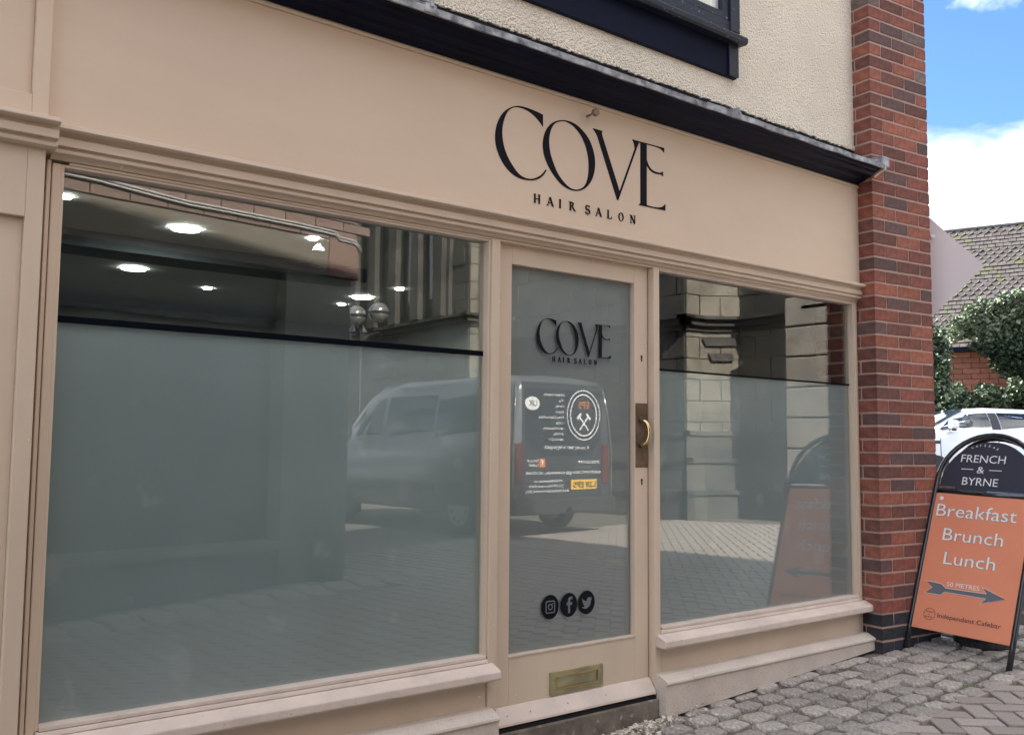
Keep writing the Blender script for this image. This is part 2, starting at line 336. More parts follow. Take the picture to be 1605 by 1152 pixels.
while y > -.76:
    x = -1.5+rnd.uniform(0, .2)
    while x < 6.05:
        yy = y+rnd.uniform(-.009, .009)+.012*math.sin(x*2.1+row); z = gz(x, yy)+rnd.uniform(-.007, .006)-(.006 if rnd.random() < .15 else 0); rz = rnd.uniform(-.10, .10)+(.25*(x-5.1) if x > 5.1 else 0)
        if not (x > 4.86 and y > -.14) and not (x > 5.45 and y > -.3):
            if x > 2.3: place(rnd.choice(setts), 'sett', strip, x, yy, z, rz, (rnd.uniform(-.035, .035), rnd.uniform(-.035, .035)))
            else: join_into(far_setts, rnd.choice(proto), x, yy, z, rz)
        x += .158+rnd.uniform(-.022, .022)
    y -= .112; row += 1
# brick pavers in a 45 degree herringbone
def paver_b(l_=.2, w_=.1, h=.05, ch=.004):
    a, c = l_/2-.0035, w_/2-.0035
    b = MB(); b.add([(-a, -c, -h), (a, -c, -h), (a, c, -h), (-a, c, -h), (-a, -c, -ch), (a, -c, -ch), (a, c, -ch), (-a, c, -ch),
                     (-a+ch, -c+ch, 0), (a-ch, -c+ch, 0), (a-ch, c-ch, 0), (-a+ch, c-ch, 0)],
                    [(0, 1, 5, 4), (1, 2, 6, 5), (2, 3, 7, 6), (3, 0, 4, 7), (4, 5, 9, 8), (5, 6, 10, 9), (6, 7, 11, 10), (7, 4, 8, 11), (8, 9, 10, 11)]); return b
pb = paver_b(); pmesh = pb.mesh('paver', M['paver'], 0)
cand = []
u45 = math.radians(45); cu_, su_ = math.cos(u45), math.sin(u45)
for i in range(-80, 150):
    for j in range(-150, 130):
        t = (i-j) % 4
        if t == 0: cx, cy, rz = (i+1)*.1, (j+.5)*.1, u45
        elif t == 3: cx, cy, rz = (i+.5)*.1, (j+1)*.1, u45+math.pi/2
        else: continue
        X = 3.2+cx*cu_-cy*su_; Y = -3+cx*su_+cy*cu_
        if 0 < X < 11.2 and -6.9 < Y < -.83 and not (X < 4.6 and Y < -4.2): cand.append((X, Y, rz))
        elif 5.95 < X < 7 and -.9 < Y < 1.5: cand.append((X, Y, rz))
cand.sort(key=lambda p: ((p[0]-4.3)/1.6)**2+((p[1]+1.0)/.7)**2)
street = MB()
street.add([(0, -7, gz(0, -7)-.0185), (7, -7, gz(7, -7)-.0185), (7, -.765, gz(7, -.765)-.0185), (0, -.765, gz(0, -.765)-.0185)], [(0, 1, 2, 3)])
street = tag(street.build('paved_street', M['joint']), 'street paved with grey-brown brick pavers in a herringbone', kind='structure')
far_p = MB()
for k, (X, Y, rz) in enumerate(cand):
    z = gz(X, Y)+.0+rnd.uniform(-.0018, .0018)
    if k < 290: place(pmesh, 'paver', street, X, Y, z, rz+rnd.uniform(-.012, .012))
    else: join_into(far_p, pb, X, Y, z, rz)
o = far_p.build('pavers_beyond', M['paver'], street); o['kind'] = 'stuff'
o = far_setts.build('setts_beyond', M['granite'], strip, smooth=True); o['kind'] = 'stuff'
# cut half blocks that close the herringbone against the setts
for i in range(26):
    x = 2.6+i*.125
    place(paver_b(.118, .055).mesh('paver_half', M['paver'], 0) if i == 0 else bpy.data.meshes['paver_half'], 'paver', street, x, -.80, gz(x, -.8)-.001, rnd.uniform(-.03, .03))
# worn yellow lines by the junction
pts = [(6.1, -.9), (6.2, -1.6), (6.3, -2.3), (6.4, -3.0), (6.62, -3.9), (6.9, -4.7), (7.15, -5.4)]
for q, off in enumerate((0, .11)):
    b = MB()
    for i in range(len(pts)-1):
        (x0, y0), (x1, y1) = pts[i], pts[i+1]; w2 = .05
        b.add([(x0+off, y0, gz(x0, y0)+.005), (x0+off+w2, y0, gz(x0, y0)+.005), (x1+off+w2, y1, gz(x1, y1)+.005), (x1+off, y1, gz(x1, y1)+.005)], [(0, 1, 2, 3)])
    tag(b.build('yellow_line', M['linepaint']), 'worn yellow line painted across the pavers', kind='structure')
# chippings swept against the door step
b = MB()
for i in range(330):
    x = rnd.gauss(3.0, .22); y = -.07-abs(rnd.gauss(0, .06)); z = gz(x, y)+.012; a = rnd.uniform(.004, .017)
    v0 = [Vector((rnd.uniform(-1, 1), rnd.uniform(-1, 1), rnd.uniform(-.5, .6)))*a+Vector((x, y, z)) for _ in range(4)]
    b.add(v0, [(0, 1, 2), (0, 1, 3), (1, 2, 3), (0, 2, 3)])
tag(b.build('chippings', M['litter']), 'pale paint chippings scattered at the door step', kind='stuff')
b = MB()
b.tube([(3.95, -.62, gz(3.95, -.62)+.012), (4.07, -.55, gz(4.07, -.55)+.02), (4.22, -.50, gz(4.22, -.5)+.012)], .0022, 5).tube([(3.95, -.62, gz(3.95, -.62)+.012), (4.1, -.62, gz(4.1, -.62)+.02), (4.30, -.60, gz(4.3, -.6)+.014)], .0016, 5)
tag(b.build('twig', M['flag']), 'pale dry twig lying on the setts before the right window', 'twig')

# ------------------------------------------------------------------ shopfront
shop = empty('shopfront', (2.8, 0, gz(2.8, 0)), 'beige painted shopfront of a hair salon with black COVE lettering on the fascia', 'shopfront')
def P(b, name, m_, parent=shop, **k): return b.build(name, M[m_] if isinstance(m_, str) else m_, parent, **k)
GL = .035
# fascia board and its mouldings
P(MB().box(.622, 5.02, -.02, .05, .925, 1.55), 'fascia_board', 'paint_fascia', bevel=.002)
P(MB().box(.622, 5.02, -.028, -.021, 1.502, 1.516), 'fascia_bead', 'paint', bevel=.002)
low = [(.05, .94), (-.05, .94), (-.062, .936), (-.064, .923), (-.056, .918), (-.034, .917), (-.028, .907), (-.037, .903), (-.038, .877), (-.024, .875), (-.024, .869), (-.031, .867), (-.029, .857), (-.010, .853), (-.002, .842), (.05, .842)]
P(MB().profx(low, .64, 5.0), 'lower_cornice', 'paint', bevel=.0012)
cor = [(-.022, 1.522), (-.035, 1.522), (-.045, 1.53), (-.075, 1.535), (-.085, 1.545), (-.10, 1.548), (-.125, 1.553), (-.14, 1.566), (-.155, 1.570), (-.165, 1.578), (-.185, 1.583), (-.187, 1.60), (-.02, 1.63)]
P(MB().profx(cor, -1., 4.925), 'upper_cornice', 'black', bevel=.0012)
b = MB()
xs_ = [-1.+i*.1 for i in range(60)]+[4.94]
prev = None
for x in xs_:           # dressed lead capping, slightly wavy
    wv = rnd.uniform(-.0022, .0022); sec = [(x, -.183, 1.583+wv), (x, -.196, 1.581+wv), (x, -.197+wv, 1.606+wv), (x, -.185, 1.613+wv), (x, -.0, 1.70), (x, -.0, 1.69), (x, -.18, 1.603)]
    k = len(b.v); b.v += sec
    if prev is not None: b.f += [(prev+i, prev+(i+1) % 7, k+(i+1) % 7, k+i) for i in range(7)]
    else: b.f.append(tuple(range(k, k+7)))
    prev = k
b.f.append(tuple(range(prev, prev+7)))
P(b, 'lead_capping', 'lead', smooth=False)
for x in (1.83, 3.60, .2):
    b = MB(); b.profx([(-.19, 1.580), (-.203, 1.579), (-.204, 1.612), (-.186, 1.620), (-.03, 1.705), (-.03, 1.69), (-.18, 1.61)], x, x+.05); b.box(x+.02, x+.034, -.21, -.17, 1.60, 1.632); P(b, 'lead_joint', 'lead', bevel=.003)
b = MB().box(4.925, 5.0, -.19, -.02, 1.60, 1.66); P(b, 'lead_upstand', 'lead', bevel=.006)
P(MB().profx([(-.03, 1.53), (-.12, 1.548), (-.15, 1.567), (-.19, 1.582), (-.19, 1.60), (-.03, 1.62)], 4.941, 4.962), 'bare_end', 'paint_light', label='cornice end with the paint flaked off to bare wood')
# window frames; X ranges of openings
b = MB()
b.box(.695, 5.0, 0, .06, .832, .8405)          # head
P(b, 'frame_head', 'paint', bevel=.002)
def frame(x0, x1, z0, z1, y=.0, t=.02, m_='paint', par=shop, deep=.055):    # four bead strips round an opening
    for q, a in enumerate(((x0-.002, x0+t*.45, y+.004, y+deep, z0, z1), (x1-t*.45, x1+.002, y+.004, y+deep, z0, z1), (x0+t*.45, x1-t*.45, y+.004, y+deep, z1-t*.4, z1), (x0+t*.45, x1-t*.45, y-.006, y+deep, z0, z0+t*.6))):
        P(MB().box(*a), 'glazing_bead', m_ if q < 2 else 'paint_light', par, bevel=.0015)
P(MB().box(.648, .672, 0, .06, -.87, .832), 'window_jamb', 'paint', bevel=.003)
P(MB().box(.634, .646, .004, .06, -.87, .84), 'window_jamb', 'paint', bevel=.002)
P(MB().box(2.296, 2.338, -.006, .08, -1.09, .832), 'mullion', 'paint', bevel=.003)
P(MB().box(3.240, 3.277, -.006, .08, -1.19, .832), 'mullion', 'paint', bevel=.003)
P(MB().box(4.912, 4.935, -.002, .06, -.87, .832), 'window_jamb', 'paint', bevel=.003)
P(MB().box(4.937, 4.962, .006, .06, -.87, .84), 'window_jamb', 'paint_light', bevel=.002)
def window(x0, x1, zs0, zs1, lx0, lx1):
    wn = MB().box(x0, x1, GL+.012, GL+.0185, -.832, .357); film = P(wn, 'frosted_film', 'film')
    P(MB().box(x0+.01, x1-.01, GL-.0022, GL-.0004, .3575, .378 if x0 < 2 else .366), 'film_edge_strip', 'tape')
    P(MB().box(x0, x1, GL, GL+.006, -.832, .832), 'window_pane', M['glass'])
    frame(x0, x1, -.832, .832)
    P(MB().profx([(.05, -.832), (-.008, -.834), (-.012, -.849), (.05, -.849)], x0, x1), 'sill_fillet', 'paint_light', bevel=.003)
window(.674, 2.294, 0, 0, 0, 0); window(3.279, 4.910, 0, 0, 0, 0)
sill = [(.06, -.850), (-.015, -.850), (-.060, -.868), (-.067, -.873), (-.068, -.900), (-.062, -.906), (.0, -.903), (.06, -.9)]
def rounded_sill(x0, x1):
    b = MB().profx(sill, x0, x1); return P(b, 'window_sill', 'paint_light', bevel=.004, seg=3)
rounded_sill(.60, 2.315); rounded_sill(3.245, 4.965)
P(MB().box(.60, 2.294, .004, .05, -1.06, -.901), 'stall_riser', 'paint', bevel=.002)
P(MB().box(3.279, 4.962, .004, .05, -1.10, -.901), 'stall_riser', 'paint', bevel=.002)
def skirt(x0, x1, zt):
    b = MB(); bt = [gz(x, -.07)-.004 for x in (x0, x1)]
    pr = lambda x, zb: [(x, .05, zt+.026), (x, -.03, zt+.022), (x, -.064, zt+.006), (x, -.078, zt-.002), (x, -.080, zt-.012), (x, -.071, zt-.019), (x, -.071, zb), (x, .05, zb)]
    vs_ = pr(x0, bt[0])+pr(x1, bt[1]); n = 8
    b.add(vs_, [(i, (i+1) % n, (i+1) % n+n, i+n) for i in range(n)]+[tuple(range(8))[::-1], tuple(range(8, 16))]); return P(b, 'skirting_board', 'paint_dirty', bevel=.0025)
skirt(.40, 2.303, -1.040); skirt(3.243, 4.935, -1.046)
P(MB().profx([(-.0805, -1.0445), (-.082, -1.055), (-.073, -1.064), (-.066, -1.05), (-.07, -1.04)], 3.42, 3.66), 'bare_patch', 'litter', label='stretch of skirting nosing with its paint flaked away')
# pilaster at the left
pl = -.7
P(MB().box(.572, .620, -.042, .05, -.87, .86), 'pilaster', 'paint', bevel=.003)
P(MB().box(pl, .572, -.041, .05, .648, .86), 'pilaster_rail', 'paint', bevel=.002)
P(MB().box(pl, .572, -.020, .05, -1.2, .648), 'pilaster_panel', 'paint', bevel=.002)
P(MB().box(pl, .622, -.043, .05, -1.33, -.872), 'pilaster_base', 'paint', bevel=.003)
P(MB().box(.576, .621, -.045, .05, .94, 1.5215), 'console_stile', 'paint_fascia', bevel=.002)
P(MB().box(pl, .576, -.044, .05, .94, 1.012), 'console_rail', 'paint_fascia', bevel=.002)
P(MB().box(pl, .576, -.022, .05, 1.012, 1.5215), 'console_panel', 'paint_fascia', bevel=.002)
cap = [(.05, .944), (-.085, .944), (-.104, .938), (-.106, .926), (-.098, .922), (-.074, .920), (-.074, .911), (-.083, .907), (-.083, .882), (-.066, .880), (-.066, .873), (-.072, .871), (-.070, .860), (-.05, .856), (.05, .855)]
P(MB().profx(cap, pl, .645), 'pilaster_capital', 'paint', bevel=.002)
# door
door = P(MB().box(2.341, 2.426, .03, .075, -1.105, .836).box(3.148, 3.234, .03, .075, -1.105, .836).box(2.426, 3.148, .03, .075, .752, .836).box(2.426, 3.148, .03, .075, -1.105, -.846), 'door', 'paint', bevel=.002,
         label='beige salon door with frosted glass and brass fittings')
P(MB().box(2.426, 3.148, .062, .068, -.846, .752), 'frosted_film', 'film_dark', door)
P(MB().box(2.426, 3.148, .053, .058, -.846, .752), 'door_pane', M['glass'], door)
P(MB().box(2.338, 3.24, .03, .08, .8365, .842), 'door_head', 'paint')
P(MB().profx([(.03, -.846), (.026, -.846), (.026, -.852), (.03, -.852)], 2.426, 3.148), 'bottom_bead', 'paint_light', door)
wb = P(MB().profx([(.03, -1.040), (.022, -1.043), (-.018, -1.095), (-.020, -1.105), (.03, -1.112)], 2.343, 3.236), 'weather_board', 'paint_light', door, bevel=.002)
for x in (2.40, 2.52, 2.72, 2.94):
    P(MB().disc((x, -.0, -1.069), XU, Vector((0, .6, .8)), Vector((0, -.8, .6)), .004, .0025, 10), 'screw', 'paint_dirty', door)
# letter plate
lp = P(MB().prism([[(0, 0), (.302, 0), (.302, .093), (0, .093)], [(.032, .022), (.032, .071), (.27, .071), (.27, .022)]], (2.641, .0295, -1.032), XU, ZU, YN, .009), 'letter_plate', 'brass', door, bevel=.002)
P(MB().box(2.675, 2.909, .024, .0296, -1.008, -.963), 'letter_flap', 'brass', door, bevel=.0015)
P(MB().prism([[(0, 0), (.246, 0), (.246, .056), (0, .056)], [(.006, .006), (.006, .05), (.24, .05), (.24, .006)]], (2.669, .0205, -1.0135), XU, ZU, YN, .003), 'flap_rim', 'brass_br', door, bevel=.001)
# handle plate and pull
hp = P(MB().box(3.153, 3.232, .0275, .0299, -.096, .198), 'handle_plate', 'bronze', door, bevel=.001)
pts = []
for i in range(13):
    t = i/12*math.pi; pts.append((3.187+.016*math.sin(t), .026-.036*math.sin(t)**.7, .064+.056*math.cos(t)))
P(MB().tube(pts, [.006]+[.006+.0025*math.sin(i/12*math.pi) for i in range(1, 12)]+[.006], 10), 'pull_handle', 'brass_br', door, smooth=True)
for q_ in ((3.185, .122, .008), (3.187, .006, .012)): P(MB().disc((q_[0], .0275, q_[1]), XU, ZU, YN, .0125, q_[2], 18), 'handle_rose', 'bronze', door, bevel=.002)
for sx_, sz_ in ((3.159, .19), (3.226, .19), (3.159, -.088), (3.226, -.088)): P(MB().disc((sx_, .0275, sz_), XU, ZU, YN, .0032, .0012, 8), 'screw', 'brass_br', door)
for z in (.408, -.159):
    P(MB().disc((3.194, .0296, z+.006), XU, ZU, YN, .0062, .0006, 12).box(3.190, 3.198, .0288, .0297, z-.016, z+.004), 'keyhole', 'dark', door)
# stone step
P(MB().box(2.31, 3.24, -.012, .06, -1.135, -1.113), 'step_gap', 'dark')
P(MB().box(2.306, 3.241, -.030, .06, -1.36, -1.128), 'door_step', 'step', bevel=.004)
# lettering
GC = [(2.5469, 1.349), (2.5465, 1.4014), (2.5199, 1.4062), (2.4713, 1.4112), (2.4329, 1.4115), (2.3998, 1.406), (2.3671, 1.3909), (2.3349, 1.3648), (2.3105, 1.3294), (2.2964, 1.2891), (2.2924, 1.2512), (2.2974, 1.2153), (2.3142, 1.178), (2.3422, 1.1427), (2.3795, 1.1162), (2.4266, 1.1025), (2.4838, 1.1054), (2.5224, 1.1185), (2.5515, 1.1407), (2.5681, 1.1645), (2.5641, 1.1683), (2.5437, 1.1445), (2.5175, 1.1259), (2.4856, 1.1128), (2.4502, 1.1106), (2.417, 1.1217), (2.3838, 1.1506), (2.3555, 1.1862), (2.3366, 1.227), (2.3287, 1.2701), (2.331, 1.3078), (2.3416, 1.3438), (2.358, 1.3738), (2.3811, 1.3934), (2.4046, 1.4018), (2.4426, 1.403), (2.4831, 1.3932), (2.5202, 1.3724)]
GOo = [(2.6599, 1.4035), (2.701, 1.4063), (2.7427, 1.398), (2.7849, 1.3752), (2.8169, 1.3459), (2.8384, 1.3062), (2.8493, 1.2641), (2.8472, 1.2195), (2.8334, 1.1769), (2.8069, 1.1402), (2.7753, 1.1172), (2.7387, 1.1052), (2.6974, 1.1051), (2.6565, 1.1173), (2.616, 1.1449), (2.5809, 1.1808), (2.5578, 1.2186), (2.5477, 1.2551), (2.5483, 1.2937), (2.5599, 1.3309), (2.5815, 1.3627), (2.6144, 1.3879)]
GOi = [(2.66, 1.3990), (2.6907, 1.3985), (2.7271, 1.3866), (2.7638, 1.3588), (2.7904, 1.3204), (2.8064, 1.2757), (2.8119, 1.2288), (2.8067, 1.18), (2.791, 1.1413), (2.7648, 1.1205), (2.7335, 1.110), (2.7005, 1.1134), (2.6666, 1.1308), (2.631, 1.1631), (2.6056, 1.2048), (2.5873, 1.2477), (2.5811, 1.2889), (2.5848, 1.3246), (2.5975, 1.3584), (2.6195, 1.3827)]
GV = [(2.836, 1.4055), (2.8946, 1.4055), (2.8903, 1.3945), (2.8947, 1.3809), (3.0023, 1.1488), (3.1008, 1.3675), (3.0957, 1.391), (3.0858, 1.4062), (3.1310, 1.4065), (3.1203, 1.3876), (3.0079, 1.1391), (2.9939, 1.1075), (2.9868, 1.1075), (2.8642, 1.3744), (2.8512, 1.391)]
GE = [(3.0835, 1.4066), (3.2977, 1.4093), (3.2951, 1.3873), (3.2853, 1.3965), (3.2671, 1.4022), (3.2308, 1.4042), (3.1783, 1.4036), (3.178, 1.3284), (3.1945, 1.302), (3.2183, 1.2871), (3.2483, 1.2834), (3.2701, 1.2857), (3.2884, 1.2943), (3.2883, 1.2712), (3.2749, 1.2781), (3.2422, 1.2754), (3.2123, 1.2792), (3.1909, 1.2929), (3.1779, 1.3073), (3.1771, 1.1148), (3.2234, 1.114), (3.2655, 1.1183), (3.2874, 1.127), (3.3045, 1.1401), (3.3031, 1.1095), (3.1244, 1.1075), (3.1373, 1.1173), (3.1382, 1.4004), (3.1183, 1.4035)]
def smooth_loop(p, corners=(), n=3):      # Catmull-Rom except at corners
    o = []; m_ = len(p)
    for i in range(m_):
        p0, p1, p2, p3 = p[(i-1) % m_], p[i], p[(i+1) % m_], p[(i+2) % m_]; o.append(p1)
        if i in corners and (i+1) % m_ in corners: continue
        if i in corners: p0 = (2*p1[0]-p2[0], 2*p1[1]-p2[1])
        if (i+1) % m_ in corners: p3 = (2*p2[0]-p1[0], 2*p2[1]-p1[1])
        for k in range(1, n):
            t = k/n; o.append(tuple(.5*((2*p1[q])+(-p0[q]+p2[q])*t+(2*p0[q]-5*p1[q]+4*p2[q]-p3[q])*t*t+(-p0[q]+3*p1[q]-3*p2[q]+p3[q])*t**3) for q in (0, 1)))
    return o
gC = smooth_loop(GC, (0, 1, 19, 20)); gO = [smooth_loop(GOo), smooth_loop(GOi)]
gE = smooth_loop(GE, (0, 1, 2, 6, 7, 12, 13, 18, 19, 23, 24, 25, 26, 27, 28))
# small serif capitals on a 0..1 box: strokes (x0,y0,x1,y1,width) plus serifs
def serif(ch):
    T, t = .17, .06; S = []
    def st(x0, y0, x1, y1, w_): S.append([(x0-w_/2, y0), (x0+w_/2, y0), (x1+w_/2, y1), (x1-w_/2, y1)])
    def sf(x, y): S.append([(x-.14, y-.02), (x+.14, y-.02), (x+.14, y+.025), (x-.14, y+.025)])
    if ch == 'H':
        st(.16, 0, .16, 1, T); st(.74, 0, .74, 1, T); S.append([(.16, .47), (.74, .47), (.74, .53), (.16, .53)]); [sf(x, y) for x in (.16, .74) for y in (.02, .98)]
    if ch == 'A':
        st(.08, 0, .40, 1, t+.01); st(.80, 0, .42, 1, T); S.append([(.18, .32), (.68, .32), (.66, .38), (.2, .38)]); sf(.08, .02); sf(.80, .02)
    if ch == 'I': st(.3, 0, .3, 1, T); sf(.3, .02); sf(.3, .98)
    if ch == 'R':
        st(.16, 0, .16, 1, T); sf(.16, .02); sf(.1, .98); st(.76, 0, .42, .5, T); sf(.8, .02)
        n = 10; o_ = [(.2+.42*math.cos(a), .74+.27*math.sin(a)) for a in [R(90-i*180/n) for i in range(n+1)]]; i_ = [(.2+.25*math.cos(a), .74+.2*math.sin(a)) for a in [R(-90+i*180/n) for i in range(n+1)]]; S.append(o_+i_)
    if ch == 'S':
        c = []
        for i in range(25):
            q = i/24; a = R(60+q*210) if q < .5 else R(165-(q-.5)*2*225+105)
            if q < .5: a = R(40+q*2*230); c.append((.38+.25*math.cos(a), .74+.25*math.sin(a)))
            else: a = R(90-(q-.5)*2*230); c.append((.38+.28*math.cos(a), .26+.26*math.sin(a)))
        for i in range(24):
            (x0, y0), (x1, y1) = c[i], c[i+1]; w_ = .03+.055*math.sin(math.pi*i/23); d_ = math.hypot(x1-x0, y1-y0) or 1; nx, ny = -(y1-y0)/d_*w_, (x1-x0)/d_*w_
            S.append([(x0-nx, y0-ny), (x1-nx, y1-ny), (x1+nx, y1+ny), (x0+nx, y0+ny)])
        S.append([(.58, .78), (.62, .78), (.62, 1.0), (.57, .98)]); S.append([(.08, .0), (.13, .02), (.12, .24), (.08, .24)])
    if ch == 'L': st(.16, 0, .16, 1, T); sf(.16, .98); sf(.1, .02); S.append([(.16, -.02), (.66, -.02), (.7, .26), (.66, .26), (.6, .04), (.16, .04)])
    if ch == 'O':
        n = 20; S.append(('ring', [(.42+.40*math.cos(2*math.pi*i/n), .5+.52*math.sin(2*math.pi*i/n)) for i in range(n)], [(.42+.25*math.cos(2*math.pi*i/n), .5+.47*math.sin(2*math.pi*i/n)) for i in range(n)]))
    if ch == 'N': st(.14, 0, .14, 1, t+.01); st(.74, 0, .74, 1, t+.01); st(.72, 0, .14, 1, T); sf(.14, .02); sf(.74, .98); sf(.08, .98)
    return S
HSX = [('H', 2.5153), ('A', 2.5889), ('I', 2.65), ('R', 2.7153), ('S', 2.8072), ('A', 2.8713), ('L', 2.9411), ('O', 3.0112), ('N', 3.0861)]
def logo(parent, tf, y, d, m_='vinyl'):
    for nm, loops in (('letter', [gC]), ('letter', gO), ('letter', [GV]), ('letter', [gE])):
        dd = d*(1+.15*('gO' == nm)); b = MB().prism([[tf(p) for p in lp] for lp in loops], (0, y, 0), XU, ZU, YN, d); P(b, nm, m_, parent); d += .0004
    for ch, xc in HSX:
        b = MB(); e = 0
        for S in serif(ch):
            e += .00008
            f = lambda p: tf((xc+(p[0]-.43)*.041, 1.014+p[1]*.038))
            if S[0] == 'ring': b.prism([[f(p) for p in S[1]], [f(p) for p in S[2]][::-1]], (0, y, 0), XU, ZU, YN, d+e)
            else: b.prism([[f(p) for p in S]], (0, y, 0), XU, ZU, YN, d+e)
        P(b, 'small_letter', m_, parent)
logo(shop, lambda p: p, -.0201, .002)
k_ = .436/1.012
logo(door, lambda p: (2.580+(p[0]-2.2924)*k_, .393+(p[1]-1.106)*.50 if p[1] > 1.09 else .360+(p[1]-1.014)*.60), .0525, .002)
# social media discs
for q, (x, z) in enumerate(((2.664, -.677), (2.770, -.678), (2.873, -.677))):
    dsc = P(MB().disc((x, .0527, z), XU, ZU, YN, .0475, .0015, 40, 1.06), 'sticker', 'vinyl', door, label=('black disc with camera outline icon', 'black disc with lower-case f icon', 'black disc with bird icon')[q])
    b = MB(); O = Vector((x, .0511, z)); g = mat('sticker_grey', (.16, .18, .18), .5) if q == 0 else bpy.data.materials['sticker_grey']
    if q == 0:
        rr = lambda a, r: [(sx*(a-r)+r*math.cos(t), sy*(a-r)+r*math.sin(t)) for sx, sy, t0 in ((1, 1, 0), (-1, 1, 90), (-1, -1, 180), (1, -1, 270)) for t in [R(t0+i*22.5) for i in range(5)]]
        b.prism([rr(.026, .009), rr(.0215, .006)[::-1]], O, XU, ZU, YN, .001); b.ring(O, XU, ZU, YN, .009, .0132, .001); b.disc(O+XU*.0135+ZU*.0135, XU, ZU, YN, .0028, .001, 10)
    elif q == 1:
        b.prism([[(-.006, -.034), (.005, -.034), (.005, -.001), (.016, -.001), (.0175, .011), (.005, .011), (.005, .018), (.009, .023), (.018, .023), (.018, .034), (.006, .034), (-.004, .028), (-.006, .019), (-.006, .011), (-.014, .011), (-.014, -.001), (-.006, -.001)]], O, XU, ZU, YN, .001)
    else:
        b.prism([[(-.028, .020), (-.020, .011), (-.010, .007), (0, .006), (.001, .014), (.007, .021), (.015, .021), (.020, .018), (.028, .021), (.024, .014), (.030, .012), (.024, .007), (.022, -.006), (.014, -.018), (.0, -.026), (-.014, -.026), (-.030, -.019), (-.018, -.018), (-.013, -.014), (-.022, -.006), (-.018, -.006), (-.027, .003), (-.022, .003), (-.029, .012)]], O, XU, ZU, YN, .001)
    P(b, 'icon', g, dsc)
# old screw left in the fascia
b = MB().tube([(2.80, -.02, 1.452), (2.803, -.075, 1.456)], .0055, 8); b.disc((2.803, -.066, 1.456), XU, ZU, YN, .017, .016, 10)
tag(b.build('fascia_bracket', mat('rusty_bolt', (.28, .2, .15), .6, .4, var=.4, vscale=60), None, smooth=False), 'small rusty bolt sticking out of the fascia above the O', 'bolt')

# ------------------------------------------------------------------ building above and around
bld = empty('rendered_building', (2, .2, gz(2, 0)), 'cream pebbledashed building above the beige shopfront', 'building')
b = MB().box(-5, 5.0, 0.0, .3, 1.742, 5.6)
P(b, 'rendered_wall', 'dash', bld)
b = MB()
x = -.5
while x < 5.0:                          # ragged bottom edge of the pebbledash
    r_ = rnd.uniform(.004, .013); b.box(x, x+.018, -.006, .004, 1.742-r_, 1.76); x += .02
P(b, 'render_drip', 'dash', bld)
b = MB(); z = 1.76
while z < 5.5: r_ = rnd.uniform(.004, .014); b.box(4.99, 4.985+r_+.01, -.006, .004, z, z+.02); z += .022
P(b, 'render_edge', 'dash', bld)
P(MB().box(-5, 5.02, .004, .05, 1.50, 1.7415), 'backing_board', 'dark', bld)
P(MB().box(-5, pl, -.0, .3, -1.6, 1.742), 'side_wall', 'paint', bld)
P(MB().box(-5.2, 5.6, -.35, 4.2, 5.6, 5.75), 'eaves', 'black', bld)
P(MB().add([(-5.2, -.35, 5.75), (5.6, -.35, 5.75), (5.6, 8, 5.75), (-5.2, 8, 5.75), (-5.2, 4, 7.2), (5.6, 4, 7.2)], [(0, 1, 5, 4), (2, 3, 4, 5), (0, 4, 3), (1, 2, 5)]), 'roof', 'slate', bld)
P(MB().box(-5, 5.0, 6, 6.2, -1.6, 5.6).box(-5, -4.8, .3, 6, -1.6, 5.6), 'rear_wall', 'dash', bld)
# upstairs window, black timber
win = empty('upstairs_window', (2.2, -.02, 1.88), 'black timber window with white net curtain in the cream wall above the sign', 'window')
P(MB().box(.2, 3.845, -.022, .02, 1.882, 2.055), 'apron_board', 'black', win, bevel=.003)
P(MB().box(3.775, 3.848, -.034, -.0225, 1.885, 2.05), 'apron_end', 'black_worn', win, bevel=.003)
P(MB().profx([(.02, 2.052), (-.07, 2.048), (-.083, 2.056), (-.085, 2.078), (-.075, 2.09), (.02, 2.105)], .2, 3.862), 'window_sill', 'black_worn', win, bevel=.002)
P(MB().box(.2, 3.83, -.045, .02, 2.098, 2.16), 'bottom_rail', 'black_worn', win, bevel=.004)
P(MB().box(3.765, 3.835, -.055, .02, 2.106, 4.1), 'corner_post', 'black_worn', win, bevel=.004)
P(MB().box(.2, 3.9, -.06, .02, 4.1, 4.2), 'window_head', 'black', win, bevel=.004)
for i in range(7):
    x1 = 3.765-.09-i*.50
    fr = P(MB().prism([[(0, 0), (.5, 0), (.5, 1.88), (0, 1.88)], [(.045, .038), (.045, 1.83), (.455, 1.83), (.455, .038)]], (x1-.41, -.005, 2.163), XU, ZU, YN, .034), 'casement', 'black_worn', win, bevel=.003)
    P(MB().box(x1-.36, x1+.04, -.012, -.008, 2.19, 4.0), 'pane', M['glass'], fr)
P(MB().box(.22, 3.77, -.004, -.001, 2.17, 4.1), 'net_curtain', 'curtain', win)

